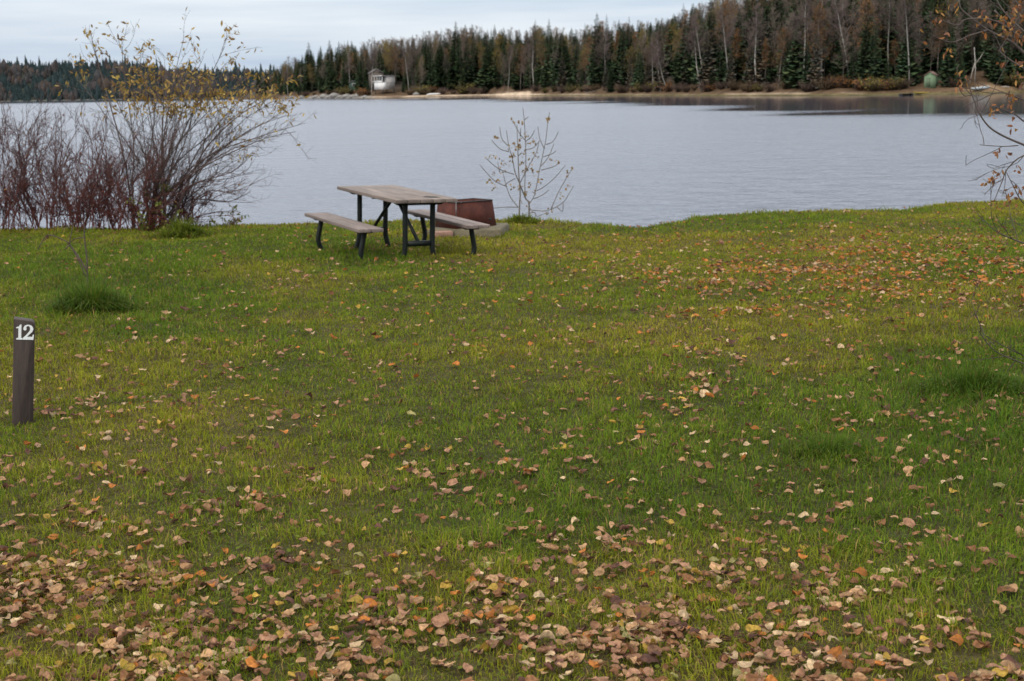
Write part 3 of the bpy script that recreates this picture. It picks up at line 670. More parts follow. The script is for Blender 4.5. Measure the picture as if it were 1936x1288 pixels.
p = far_pt(1742, 1.2); bo = thing("olive_boat", "low olive-yellow boat at the water's edge beside the dark dock", "boat", p - [0, 0, .06], math.radians(4)); hull("hull", M_OLIVE, 3.0, 1.0, .36, bo, False, 0); g = Geo(); g.box((0, 0, .26), (.25, .8, .03)); g.build("seat", M_OLIVE, bo)
p = at_z(1715, 180.5, WATER_Z); do = thing("floating_dock", "short dark wooden dock at the water's edge of the right bay", "dock", p, 0)
g = Geo()
for i in range(9): g.box((-1.0 + i * .25, .6, .34), (.235, 1.7, .05))
g.build("deck", M_DOCK, do)
g = Geo(); g.box((-1.02, .6, .15), (.2, 1.7, .3)); g.box((.98, .6, .15), (.2, 1.7, .3)); g.box((0, .6, .14), (1.79, .2, .27)); g.build("float", M_DOCK, do)
def boulder(px, s, r, label):
    v = []; n, m = 9, 12
    for i in range(n):
        for j in range(m):
            a = i / (n - 1) * math.pi; b_ = j / m * 6.283; v.append((math.sin(a) * math.cos(b_), math.sin(a) * math.sin(b_), math.cos(a)))
    v = np.array(v); k = 1 + .45 * (vnoise(v[:, 0] * 2 + px, v[:, 1] * 2 + v[:, 2] * 2.3, px) - .5); v = v * k[:, None] * np.array([1.5, 1.1, .75]) * r
    q = [(i * m + j, (i + 1) * m + j, (i + 1) * m + (j + 1) % m, i * m + (j + 1) % m) for i in range(n - 1) for j in range(m)]
    g = Geo(); g.add(v, q); o = g.build("boulder", M_ROCK, smooth=False); o.location = far_pt(px, s) + [0, 0, .1 * r]; o.rotation_euler = (0, 0, random.uniform(0, 6))
    tag(o, label, "boulder", "grey shore boulders left of the cabin")
for i, (px, s, r) in enumerate(((598, 3, 1.2), (613, 4, 1.7), (622, 2.5, 1.2), (634, 4.5, 1.8), (643, 2.5, 1.1), (655, 4, 1.5), (667, 3, 1.3), (676, 5, 1.2), (690, 2.5, .9), (572, 2.5, 1.1), (552, 3, 1.0))):
    boulder(px, s, r, "grey angular boulder on the rocky shore left of the white cabin")
boulder(787, 6, 1.1, "pale boulder alone between the white cabin and the overturned canoe")
p = far_pt(1842, 13); sn = thing("bleached_snag", "bare white dead trunk standing on the bank behind the silver boat", "dead tree", p)
g = Geo(); g.tube([(0, 0, -.3), (.05, 0, 2.5), (-.15, 0, 4.6), (-.3, 0, 6.4)], [.12, .105, .09, .06], 7, (.36, .34, .31)); g.build("trunk", M_TRUNK, sn)
g = Geo(); g.tube([(-.9, .2, -.3), (-.35, .1, 2.5), (.1, .1, 4.2)], [.09, .08, .05], 6, (.45, .42, .38)); g.tube([(.02, 0, 3.4), (.8, 0, 4.4), (1.5, 0, 5.6)], [.07, .05, .02], 5, (.4, .37, .33)); g.build("limb", M_TRUNK, sn)
p = far_pt(1900, 5); g = Geo(); g.tube([(-.8, 0, .2), (0, 0, .25), (.9, .2, .12)], [.05, .09, .07], 6, (.42, .38, .34)); o = g.build("driftwood_log", M_TRUNK); o.location = p; tag(o, "short pale driftwood log on the bank right of the silver boat", "driftwood")
p = far_pt(1122, 5.5); g = Geo(); g.tube([(-2.6, 0, .1), (0, 0, .5), (2.6, .4, 1.3)], [.16, .13, .06], 6, (.2, .17, .14)); o = g.build("fallen_tree_trunk", M_TRUNK); o.location = p; tag(o, "slanting fallen grey trunk on the shore right of the sand beach", "fallen trunk")

# ------------------------------------------------------------------ shrubs, sapling and branches near the camera
def smooth_line(pts, k=4):
    p = np.asarray(pts, float); n = len(p)
    if n < 3: return p
    t = np.linspace(0, n - 1, (n - 1) * k + 1); out = []
    for u in t:
        i = min(int(u), n - 2); f = u - i; p0, p1, p2, p3 = p[max(i - 1, 0)], p[i], p[i + 1], p[min(i + 2, n - 1)]
        out.append(.5 * ((2 * p1) + (-p0 + p2) * f + (2 * p0 - 5 * p1 + 4 * p2 - p3) * f * f + (-p0 + 3 * p1 - 3 * p2 + p3) * f ** 3))
    return np.array(out)
def add_leaves(g, c0, ln, wd, col, hang=.6, jit=.35):
    c0 = np.asarray(c0); n = len(c0)
    if n == 0: return
    u = RNG.normal(0, 1, (n, 3)); u[:, 2] -= hang * 1.6; u /= np.linalg.norm(u, axis=1)[:, None]
    w = np.cross(u, RNG.normal(0, 1, (n, 3))); w /= np.linalg.norm(w, axis=1)[:, None]; k = np.cross(u, w)
    l = ln * RNG.uniform(.6, 1.25, (n, 1)); h = wd * RNG.uniform(.7, 1.2, (n, 1)) / 2; fo = h * RNG.uniform(.1, .9, (n, 1)); cu = l * RNG.uniform(-.2, .25, (n, 1))
    V = np.stack([c0, c0 + u * l * .35 + w * h + k * fo, c0 + u * l * .7 + w * h * .8 + k * (fo + cu * .4), c0 + u * l + k * cu, c0 + u * l * .7 - w * h * .8 + k * (fo + cu * .4), c0 + u * l * .35 - w * h + k * fo, c0 + u * l * .35, c0 + u * l * .7 + k * cu * .4], 1)
    b = np.arange(n)[:, None] * 8
    t = np.concatenate([b + np.array([[0, 6, 1]]), b + np.array([[0, 5, 6]]), b + np.array([[7, 3, 2]]), b + np.array([[7, 4, 3]])])
    q = np.concatenate([b + np.array([[6, 7, 2, 1]]), b + np.array([[5, 4, 7, 6]])])
    col = np.asarray(col)[RNG.integers(0, len(col), n)] * RNG.uniform(1 - jit, 1 + jit, (n, 1))
    g.add(V.reshape(-1, 3), q, t, np.repeat(col, 8, 0))
def grow(g, p0, d, l, r, depth, cols, up=.25, wig=.10, nb=(3, 6), tips=None, z0=0.0, zs=2.5, sides=4, spread=.55):
    """one bending stem with side shoots; its colour runs from cols[0] low down to cols[1] high up"""
    n = 6 if depth > 0 else 4; P = [np.array(p0, float)]; d = np.array(d, float); d /= np.linalg.norm(d)
    for i in range(n):
        d = d + RNG.normal(0, wig, 3) + np.array([0, 0, up * .12]); d /= np.linalg.norm(d); P.append(P[-1] + d * l / n)
    P = np.array(P); rr_ = np.linspace(r, max(r * .35, .0016), n + 1)
    k = np.clip((P[:, 2] - z0) / zs, 0, 1)[:, None]
    g.tube(P, rr_, sides if depth > 0 else 3, np.array(cols[0]) * (1 - k) + np.array(cols[1]) * k)
    if tips is not None: tips.append(P[-1]); tips.append(P[-2])
    if depth > 0:
        for b_ in range(random.randint(*nb)):
            t = random.uniform(.25, .97); i = min(int(t * n), n - 1); q = P[i] + (P[i + 1] - P[i]) * (t * n - i)
            dd = (P[i + 1] - P[i]); dd /= np.linalg.norm(dd); dd = dd + RNG.normal(0, spread, 3); dd[2] += .15
            grow(g, q, dd, l * random.uniform(.25, .5) * (1.1 - .4 * t), max(r * .5, .002), depth - 1, cols, up, wig * 1.2, nb, tips, z0, zs, sides, spread)

RED, PURP, GREYB = (.095, .026, .020), (.075, .045, .043), (.085, .066, .060)
def leaned_shrub(name, label, cat, px, py, targets, r0, cols, nb, leafspec, group, depth=2, basew=.25, curve=.28):
    p = bank_pt(px, py); o = thing(name, label, cat, p, 0, group); g = Geo(); tips = []; lf = Geo()
    for tx, ty, dy in targets:
        ty = ty + 14 + 24 * min(max((220 - ty) / 120, 0), 1)
        T = at_y(tx, ty, p[1] + dy) - p; b0 = np.array([random.uniform(-basew, basew), random.uniform(-basew, basew) * .6, -.1]); l = np.linalg.norm(T)
        mid = b0 * .5 + T * .5 + np.array([-T[0] * .12, 0, l * .10 * (abs(T[0]) / l)]) + RNG.normal(0, .085, 3)
        q3 = b0 * .2 + T * .78 + np.array([-T[0] * .05, 0, l * .05]) + RNG.normal(0, .05, 3)
        P = smooth_line([b0, b0 * .8 + T * .22 + np.array([-T[0] * .08, 0, l * .05]) + RNG.normal(0, .03, 3), mid, q3, T], 4)
        rr_ = np.linspace(r0, .003, len(P)) * random.uniform(.7, 1.2); k = np.clip(P[:, 2] / 1.9, 0, 1)[:, None]
        g.tube(P, rr_, 5, np.array(cols[0]) * (1 - k) + np.array(cols[1]) * k); tips.append(P[-1])
        for b_ in range(random.randint(*nb)):
            t = random.uniform(.18, .98); i = min(int(t * (len(P) - 1)), len(P) - 2); d = P[i + 1] - P[i]; d /= np.linalg.norm(d)
            grow(g, P[i], d + RNG.normal(0, .5, 3) + [0, 0, .12], l * random.uniform(.16, .34) * (1.15 - .5 * t), .0065 * (1.1 - .6 * t), depth - 1, cols, .25, .13, (3, 6), tips, 0, 1.9, 3, .6)
    g.build("stems", M_TWIG, o)
    tp = np.array(tips)
    for (n, ln, wd, col, sel) in leafspec:
        c = tp[sel(tp)] if sel else tp
        if len(c): add_leaves(lf, c[RNG.integers(0, len(c), n)] + RNG.normal(0, .03, (n, 3)), ln, wd, col)
    if lf.n: lf.build("leaves", M_HLEAF, o)
    return o
SHG = "leafless shrubs on the lake bank left of the picnic table"
wil = [(180, 66, .2), (230, 36, 0), (262, 75, .5), (300, 70, -.3), (347, 38, .2), (385, 70, .3), (425, 50, -.2), (330, 110, -.5), (410, 110, .4), (455, 115, 0), (500, 130, .3), (525, 150, -.2), (560, 180, .2), (480, 170, .5),
       (578, 218, 0), (545, 200, .3), (560, 235, -.3), (535, 165, .4), (465, 240, .2), (470, 285, -.3), (485, 370, .2), (520, 240, -.3), (500, 275, .3), (480, 310, .1), (440, 200, -.4), (470, 350, .3), (150, 120, .4), (210, 130, -.3), (285, 120, .6), (400, 160, .2), (360, 150, -.2), (250, 150, .3), (495, 325, -.2), (450, 385, .3)]
YL = [(.30, .195, .035), (.24, .15, .03), (.33, .23, .06), (.20, .11, .03)]
leaned_shrub("willow_shrub", "tallest lakeside shrub, arching grey stems with yellow leaves at the top", "shrub", 285, .35, wil, .016, (PURP, GREYB), (15, 22),
             [(1250, .085, .032, YL, lambda t: t[:, 2] > 1.75), (130, .08, .03, YL, lambda t: (t[:, 0] > 1.0) & (t[:, 2] > 1.0))], SHG, basew=.30)
def dogwood(px, py, n, x0, x1, ytop, label, extra=()):
    t = [(x0 + (x1 - x0) * (i + random.random()) / n + random.gauss(0, 30), ytop + 170 * random.random() ** 1.5, random.uniform(-.5, .5)) for i in range(n)]
    return leaned_shrub("dogwood_shrub", label, "shrub", px, py, t, .0075, (RED, PURP), (13, 19), [(26, .05, .022, [(.2, .05, .03), (.26, .12, .03)], None)] + list(extra), SHG, basew=.42)
dogwood(-60, .3, 30, -160, 40, 215, "leafless red-stemmed shrub cut by the picture's left edge")
dogwood(30, .3, 32, -40, 120, 185, "red-stemmed shrub topped by a clump of dark red leaves", [(90, .06, .03, [(.17, .018, .02), (.22, .03, .025)], lambda t: (t[:, 2] > 1.5) & (t[:, 0] < -6.9) )])
dogwood(112, .2, 32, 40, 200, 205, "leafless red-stemmed shrub standing second from the left edge")
dogwood(192, .3, 34, 130, 280, 190, "dense red-stemmed shrub just left of the tall yellow-leaved willow")
dogwood(255, .55, 26, 200, 340, 245, "low red-stemmed shrub growing among the willow's left stems")
dogwood(335, .15, 24, 290, 470, 310, "low red-stemmed shrub under the willow's arching right stems")
GL = [(.13, .15, .025), (.17, .16, .03), (.10, .13, .025)]
leaned_shrub("green_leaf_shrub", "small shrub with yellow-green leaves in front of the willow's base", "shrub", 290, .7, [(250, 365, -.2), (275, 350, 0), (300, 370, -.1), (320, 345, .1), (345, 385, -.2), (262, 395, -.2)], .007, (RED, GREYB), (5, 8), [(330, .055, .034, GL, None)], SHG, basew=.2)
leaned_shrub("green_leaf_shrub", "little yellow-green leafy shrub right of the willow at the water", "shrub", 425, .2, [(400, 395, 0), (420, 385, .1), (440, 378, 0), (455, 388, -.1), (470, 392, .1)], .006, (GREYB, GREYB), (3, 5), [(110, .055, .034, GL, None)], SHG, basew=.12)

def traced(o, lines, Y, p, col, r0, r1, zx, zy, zk, jit=.15):
    g = Geo(); ends = []
    for li, ln in enumerate(lines):
        dy0 = 0 if li == 0 else random.uniform(-jit, jit); n = len(ln)
        Q = np.array([at_y(zx + a / zk, zy + b_ / zk, Y + dy0 * (i / max(n - 1, 1))) for i, (a, b_) in enumerate(ln)]) - p
        Q = smooth_line(Q, 4); tgt = r0 if li in (0, 2) else r0 * .55
        g.tube(Q, np.linspace(tgt, r1, len(Q)), 5, col); ends.append(Q)
    return g, ends
zk = 5.153
SAP = [[(730, 1150), (735, 1000), (740, 900), (725, 700), (720, 550), (715, 420), (708, 240)], [(720, 1040), (650, 950), (610, 850), (575, 720)], [(825, 1140), (825, 1000), (790, 950), (730, 800), (690, 700), (660, 550), (630, 450), (605, 290)],
       [(610, 840), (480, 775), (345, 625)], [(790, 950), (785, 800), (795, 600), (790, 400), (780, 200), (765, 70)], [(825, 1010), (880, 920), (920, 720), (960, 530), (990, 380), (1010, 200), (1028, 115)], [(900, 880), (960, 850), (1080, 750), (1180, 630)],
       [(830, 1065), (1000, 1075), (1150, 1000), (1220, 900), (1260, 830)], [(1040, 1060), (1110, 900), (1200, 740), (1250, 660)], [(680, 720), (560, 680), (480, 630), (400, 555)], [(630, 500), (540, 470), (460, 385)], [(620, 440), (560, 370), (540, 255)],
       [(795, 480), (870, 460), (930, 390)], [(990, 430), (1060, 400), (1115, 300)], [(975, 470), (930, 370), (912, 255)], [(740, 800), (830, 630), (900, 500), (920, 400)], [(720, 1040), (600, 1040), (480, 1050)], [(945, 680), (1080, 640), (1110, 600)],
       [(965, 550), (1050, 520), (1090, 490)], [(940, 640), (1010, 560), (1070, 420)], [(690, 760), (620, 800), (590, 830)], [(540, 700), (520, 600)], [(720, 540), (760, 510)], [(790, 390), (740, 330), (700, 260), (665, 200)], [(780, 190), (820, 160)], [(870, 960), (960, 920), (1020, 870)], [(825, 1100), (880, 1090), (900, 1130), (960, 1110)],
       [(1100, 1040), (1150, 1080), (1160, 1000)], [(735, 950), (760, 1010)], [(795, 400), (850, 350), (880, 290)], [(740, 350), (745, 270)]]
SLV = [(505, 350), (520, 375), (800, 340), (850, 380), (835, 425), (710, 430), (730, 380), (690, 410), (660, 450), (730, 450), (710, 470), (880, 390), (890, 500), (650, 540), (590, 590), (570, 610), (430, 550), (520, 565), (460, 550), (480, 710), (570, 700), (440, 775), (520, 770), (670, 830), (490, 850), (500, 830), (830, 640), (810, 650), (770, 690), (850, 680), (1015, 165), (1000, 170), (740, 190), (745, 220), (670, 170), (1045, 595), (1105, 600), (1200, 715), (1240, 660), (1135, 920),
       (1060, 1055), (1190, 830), (790, 890), (860, 890), (830, 815), (890, 710), (900, 550), (850, 560), (770, 580), (760, 600), (630, 600), (735, 830), (720, 840), (840, 1065), (810, 1020), (990, 1090), (680, 510), (770, 500), (930, 780), (800, 330), (715, 440)]
p = bank_pt(985, .12); o = thing("sapling", "multi-stemmed sapling with few brown leaves beside the fire pit at the lake", "sapling", p)
g, ends = traced(o, SAP, p[1], p, (.11, .095, .082), .014, .005, 840, 190, zk); g.build("stems", M_TWIG, o)
c = np.repeat(np.array([at_y(840 + a / zk, 190 + b_ / zk, p[1] + random.uniform(-.1, .1)) - p for a, b_ in SLV]), 4, 0)
lf = Geo(); add_leaves(lf, c + RNG.normal(0, .022, c.shape), .050, .032, [(.22, .125, .05), (.16, .10, .045), (.25, .16, .06), (.18, .13, .05)]); lf.build("leaves", M_HLEAF, o)

p = ground_pt(166, 548); o = thing("bare_seedling", "thin leafless forked seedling rising from the long grass on the left", "seedling", p)
k7 = 3.0675
g, ends = traced(o, [[(512, 370), (505, 250), (505, 190), (490, 60), (488, -10), (470, -60)], [(500, 290), (440, 160), (405, 100), (415, 30), (425, -30)], [(505, 255), (455, 170), (410, 105)], [(405, 100), (372, 132)], [(402, 92), (340, 60), (275, 45), (240, 90), (220, 130)], [(490, 60), (440, 65), (400, 95)]], p[1], p, (.07, .052, .045), .011, .0042, 0, 430, k7, .05)
g.build("stems", M_TWIG, o); lf = Geo(); c = np.array([at_y(0 + 275 / k7, 430 + 45 / k7, p[1]) - p] * 4); add_leaves(lf, c, .06, .04, [(.10, .05, .035)]); lf.build("leaves", M_HLEAF, o)

# tree standing just outside the frame at the right; its limbs hang into view
TY = 9.2; tb = ground_pt(2110, 640); tb = np.array([4.0, TY, float(gz(4.0, TY))])
o = thing("overhanging_tree", "autumn tree at the right edge whose bare limbs and rusty leaves hang over the lawn", "tree", tb)
BC = (.075, .060, .055); g = Geo(); tips = []
trunk = smooth_line([(0, 0, -.3), (.05, .05, 1.0), (-.05, 0, 2.2), (.1, 0, 3.4), (.25, .1, 5.0)], 4)
g.tube(trunk, np.linspace(.11, .03, len(trunk)), 8, BC); g.build("trunk", M_TWIG, o)
def on_trunk(z): return np.array([np.interp(z, trunk[:, 2], trunk[:, i]) for i in range(3)])
LIMB = [([(1990, 150), (1936, 100), (1910, 78), (1868, 57), (1832, 30), (1815, 11), (1815, -30)], .2, .016), ([(1868, 57), (1832, 68), (1799, 80), (1760, 66)], None, .007), ([(1950, 90), (1888, 42), (1829, 36), (1810, 48), (1774, 36)], None, .007),
        ([(2010, 300), (1936, 274), (1879, 247), (1853, 217), (1838, 180), (1826, 148)], -.3, .011), ([(1990, 290), (1936, 294), (1905, 319), (1894, 345), (1879, 381)], .1, .008), ([(1925, 275), (1895, 277), (1853, 274)], None, .004),
        ([(2000, 482), (1936, 460), (1900, 446), (1879, 434), (1848, 404)], -.2, .009), ([(2000, 715), (1936, 688), (1879, 662), (1848, 622)], -.7, .009), ([(1990, 695), (1936, 673), (1890, 650), (1859, 632)], -.7, .006),
        ([(2000, 120), (1936, 60), (1905, 30), (1885, 0), (1880, -40)], .4, .012), ([(2010, 230), (1936, 190), (1890, 175), (1850, 190), (1815, 205)], .3, .007), ([(1936, 230), (1915, 214), (1890, 205), (1880, 200)], .2, .006),
        ([(2000, 60), (1936, 20), (1915, -10)], .5, .012), ([(1990, 420), (1936, 385), (1915, 350), (1900, 320)], .2, .006), ([(1988, 440), (1936, 428), (1905, 412)], .1, .005), ([(1936, 130), (1905, 110), (1890, 95), (1905, 80)], .1, .006), ([(1880, 20), (1920, 60), (1980, 110)], .3, .006)]
g = Geo()
for ln, dy, r in LIMB:
    Yd = TY + (dy if dy is not None else random.uniform(-.15, .15) + .2)
    Q = [at_y(a, b_, Yd + (0 if dy is None else dy * .3 * i / len(ln))) - tb for i, (a, b_) in enumerate(ln)]
    if ln[0][0] > 1980:
        q0 = on_trunk(max(Q[0][2] - .35, .25)); Q = [q0, q0 * .55 + Q[0] * .45 + np.array([0, 0, -.02])] + Q
    Q = smooth_line(Q, 4); g.tube(Q, np.linspace(r, .0022, len(Q)), 5, BC)
    for b_ in range(2 if r < .008 else 4):
        i = random.randrange(len(Q) // 2, len(Q) - 1); d = Q[i + 1] - Q[i]; d /= np.linalg.norm(d)
        grow(g, Q[i], d + RNG.normal(0, .6, 3), random.uniform(.12, .4), .003, 1, (BC, BC), .1, .15, (1, 3), tips, 0, 3, 3)
for i in range(16):
    q = on_trunk(random.uniform(2.0, 4.8)); grow(g, q, np.array([random.uniform(-.6, .9), random.gauss(0, .5), random.uniform(.3, 1)]), random.uniform(.7, 1.2), .014, 2, (BC, BC), .2, .12, (3, 5), tips, 0, 3, 4)
g.build("limbs", M_TWIG, o)
CL = [(1815, 8, 3), (1775, 22, 2), (1770, 38, 2), (1808, 12, 2), (1858, 42, 3), (1790, 62, 3), (1825, 72, 2), (1801, 97, 6), (1780, 92, 1), (1815, 140, 4), (1808, 155, 5), (1826, 150, 4), (1850, 18, 4), (1862, 30, 4), (1895, 30, 10), (1908, 45, 12), (1900, 60, 10), (1920, 62, 12), (1880, 40, 6), (1915, 20, 8), (1930, 70, 8), (1930, 30, 8), (1925, 10, 8),
      (1912, 178, 6), (1900, 195, 6), (1920, 185, 4), (1880, 210, 6), (1876, 215, 4), (1916, 216, 3), (1914, 245, 3), (1890, 285, 5), (1900, 290, 3), (1880, 332, 5), (1870, 340, 5), (1862, 336, 2), (1892, 325, 4), (1912, 357, 5), (1925, 320, 5), (1915, 375, 6), (1885, 382, 4), (1905, 370, 4), (1890, 428, 3), (1882, 437, 2), (1930, 350, 4), (1895, 118, 5), (1920, 140, 6), (1930, 120, 5), (1935, 160, 4)]
c = []
for a, b_, n in CL: c += [at_y(a + random.gauss(0, 5), b_ + random.gauss(0, 5), TY + random.uniform(-.1, .3)) - tb for _ in range(n)]
lf = Geo(); add_leaves(lf, np.array(c), .040, .019, [(.23, .095, .03), (.17, .068, .03), (.27, .14, .04), (.12, .055, .035)], .8)
hi = np.array([t for t in tips if t[2] > 1.9]); add_leaves(lf, hi[RNG.integers(0, len(hi), 260)], .04, .019, [(.26, .10, .028), (.20, .075, .03), (.30, .15, .04)], .8)
lf.build("leaves", M_HLEAF, o)

# ------------------------------------------------------------------ picnic table
def wood(name, base, stain=None):
    m = mat(name, base, .75, spec=.25, noise=[(2.2, .68, 1.25, (6, .6, 6)), (14, .78, 1.18, (10, .5, 10)), (1.3, .8, 1.15, (1, 1, 1))], bump=(30, .003, (5, .3, 5)))
    return m
M_TABLE = wood("weathered table boards", (.165, .132, .118))
# scorched square on the near end of the top, a stain in the boards
n2 = M_TABLE.node_tree.nodes; l2 = M_TABLE.node_tree.links
tcn = n2.new("ShaderNodeTexCoord"); mpn = n2.new("ShaderNodeMapping"); mpn.vector_type = 'POINT'; mpn.inputs['Location'].default_value = (-.17 / .10, .70 / .13, 0); mpn.inputs['Scale'].default_value = (1 / .10, 1 / .13, 0)
l2.new(tcn.outputs['Object'], mpn.inputs[0]); ln_ = n2.new("ShaderNodeVectorMath"); ln_.operation = 'LENGTH'; l2.new(mpn.outputs[0], ln_.inputs[0])
zz = n2.new("ShaderNodeTexNoise"); zz.inputs['Scale'].default_value = 14; l2.new(tcn.outputs['Object'], zz.inputs['Vector'])
ad = n2.new("ShaderNodeMath"); ad.operation = 'ADD'; l2.new(ln_.outputs['Value'], ad.inputs[0]); l2.new(zz.outputs[0], ad.inputs[1])
rg = n2.new("ShaderNodeMapRange"); rg.inputs['From Min'].default_value = 1.3; rg.inputs['From Max'].default_value = 1.6; l2.new(ad.outputs[0], rg.inputs['Value'])
bs = n2["Principled BSDF"]; src = bs.inputs['Base Color'].links[0].from_socket
mxn = n2.new("ShaderNodeMixRGB"); l2.new(rg.outputs[0], mxn.inputs[0]); mxn.inputs[1].default_value = (.018, .015, .014, 1); l2.new(src, mxn.inputs[2]); l2.new(mxn.outputs[0], bs.inputs['Base Color'])
M_BENCH = wood("weathered bench boards", (.168, .132, .121))
M_STEEL = mat("black painted steel", (.006, .009, .008), .5, spec=.22, noise=[(20, .7, 1.4, (1, 1, 1))])

TW, TL, TH, BOFF, BW, BL, BH = .775, 1.93, .746, .673, .304, 1.885, .424
tloc = np.array([-1.405, 17.297, -.328]); gd = float(gz(tloc[0], tloc[1]))
tab = thing("picnic_table", "weathered plank picnic table with two benches on black steel legs", "picnic table", tloc)
tab.rotation_euler = (Matrix.Rotation(.466, 4, 'Z') @ Matrix.Rotation(.0285, 4, 'Y') @ Matrix.Rotation(.0315, 4, 'X')).to_euler()
def boards(n, w, L_, z, th, x0=0.0, gap=.007):
    g = Geo(); bw = (w - gap * (n - 1)) / n
    for i in range(n):
        e = random.uniform(-.006, .006); g.box((x0 - w / 2 + bw / 2 + i * (bw + gap), e, z - th / 2 + random.uniform(-.0015, .0015)), (bw, L_, th), col=(1, 1, 1))
    return g
bevel(boards(5, TW, TL, TH, .042).build("tabletop", M_TABLE, tab), .004)
for sx_ in (-1, 1): bevel(boards(2, BW, BL, BH, .04, sx_ * BOFF).build("seat", M_BENCH, tab), .004)
LX, LY = .173, .735
for sy in (-1, 1):
    y = sy * LY
    g = Geo(); g.prism([(-TW / 2 + .05, TH - .045), (-TW / 2 + .12, TH - .085), (TW / 2 - .12, TH - .085), (TW / 2 - .05, TH - .045)], y - .03, y + .03); g.build("top_bracket", M_STEEL, tab)
    for sx_ in (-1, 1):
        P = smooth_line([(sx_ * LX, y, TH - .06), (sx_ * LX, y, .4), (sx_ * LX, y, .18), (sx_ * (LX + .012), y, .09), (sx_ * (LX + .05), y, -.03)], 4)
        g = Geo(); g.tube(P, .031, 8, twist=math.pi / 8); g.build("leg", M_STEEL, tab, True)
        g = Geo(); xb = sx_ * BOFF; P = smooth_line([(xb - sx_ * .0, y, BH - .05), (xb + sx_ * .02, y, .27), (xb + sx_ * .045, y, .14), (xb + sx_ * .035, y, .06), (xb - sx_ * .01, y, -.03)], 4)
        g.tube(P, .030, 8, twist=math.pi / 8); g.build("bench_leg", M_STEEL, tab, True)
        g = Geo(); g.prism([(xb - .13, BH - .042), (xb - .08, BH - .072), (xb + .08, BH - .072), (xb + .13, BH - .042)], y - .03, y + .03); g.build("bench_bracket", M_STEEL, tab)
    g = Geo(); g.box((0, y, .21), (2 * LX - .05, .045, .06)); g.build("crossbar", M_STEEL, tab)
    g = Geo(); g.tube([(0, y - sy * .02, .23), (0, sy * .03, TH - .05)], .021, 6); g.build("brace", M_STEEL, tab, True)
g = Geo(); g.box((0, 0, TH - .06), (TW - .2, .07, .03)); g.build("middle_batten", M_STEEL, tab)

# ------------------------------------------------------------------ fire pit
M_RUST = mat("rusted steel", (.058, .015, .010), .75, spec=.25, noise=[(5, .5, 1.5, (1, 1, 1)), (30, .75, 1.3, (1, 1, 2))], bump=(60, .002))
M_SLAB = mat("mossy concrete", (.10, .085, .055), .9, noise=[(8, .6, 1.35, (1, 1, 1))], bump=(25, .01))
M_IRON = mat("sooty iron", (.03, .028, .028), .55, metal=.4, noise=[(30, .6, 1.5, (1, 1, 1))])
M_BRIGHT = mat("bare metal rod", (.16, .16, .165), .4, metal=.7, noise=[(30, .8, 1.2, (1, 1, 1))])
fp = ground_pt(893, 449); fy = fp[1] + .42; fx = at_y(886, 430, fy)[0]; fz = float(gz(fx, fy))
YAW = math.radians(-7)
slab = thing("concrete_pad", "rough pale concrete pad under the rusty fire pit", "concrete pad", (fx, fy, fz), YAW)
g = Geo()
nn_ = 14; ring = []
for i in range(nn_ * 4):
    s4, t4 = divmod(i, nn_); u = t4 / nn_ * 2 - 1; xy = [(u, -1), (1, u), (-u, 1), (-1, -u)][s4]; k = 1 + .05 * (random.random() - .5); ring.append((xy[0] * .50 * k, xy[1] * .44 * k))
ring = np.array(ring); n = len(ring)
v = np.concatenate([np.c_[ring * 1.04, np.full(n, -.12)], np.c_[ring * 1.02, np.full(n, .085) + RNG.normal(0, .006, n)], np.c_[ring * .97, np.full(n, .11)], [[0, 0, .11]]])
q = [(r_ * n + j, r_ * n + (j + 1) % n, (r_ + 1) * n + (j + 1) % n, (r_ + 1) * n + j) for r_ in range(2) for j in range(n)]
g.add(v, q, [(2 * n + j, 2 * n + (j + 1) % n, 3 * n) for j in range(n)]); g.build("slab", M_SLAB, slab)
bk = thing("brick", "broken reddish brick lying at the pad's left front corner", "brick", (fx - .33, fy - .47, float(gz(fx - .33, fy - .47)) + .04), .3)
g = Geo(); g.box((0, 0, 0), (.24, .12, .09)); bevel(g.build("brick_body", mat("old brick", (.22, .13, .10), .9, noise=[(20, .7, 1.3, (1, 1, 1))], bump=(50, .005)), bk), .012)
fire = thing("fire_pit", "rusty steel box fire pit with open sooty top behind the picnic table", "fire pit", (fx - .04, fy, fz + .11), math.radians(38))
def frustum(x0, y0, x1, y1, z0, z1, th):
    g = Geo()
    def rect(x, y, z): return [(-x, -y, z), (x, -y, z), (x, y, z), (-x, y, z)]
    v = rect(x0, y0, z0) + rect(x1, y1, z1) + rect(x1 - th, y1 - th, z1) + rect(x0 - th, y0 - th, z0)
    q = []
    for r_ in range(3):
        for j in range(4): q.append((r_ * 4 + j, r_ * 4 + (j + 1) % 4, r_ * 4 + 4 + (j + 1) % 4, r_ * 4 + 4 + j))
    q += [(12 + j, 12 + (j + 1) % 4, (j + 1) % 4, j) for j in range(4)]
    g.add(v, q); return g
FH = .355
frustum(.35, .25, .315, .215, 0, FH, .008).build("firebox", M_RUST, fire)
g = Geo()
for a, b_ in (((-.315, -.215), (.315, -.215)), ((.315, -.215), (.315, .215)), ((.315, .215), (-.315, .215)), ((-.315, .215), (-.315, -.215))): g.tube([(*a, FH + .002), (*b_, FH + .002)], .009, 6)
g.build("rim", M_IRON, fire)
g = Geo(); g.box((0, 0, .02), (.66, .46, .03)); g.build("ash", mat("ash", (.10, .09, .085), .95, noise=[(20, .5, 1.4, (1, 1, 1))]), fire)
g = Geo()
for i in range(9): g.tube([(-.30, -.06 + i * .031, FH - .03 + (.0)), (.30, -.06 + i * .031, FH - .03)], .006, 5)
g.tube([(-.30, -.06, FH - .03), (-.30, .20, FH - .03)], .008, 5); g.tube([(.30, -.06, FH - .03), (.30, .20, FH - .03)], .008, 5); g.build("grill", M_IRON, fire)
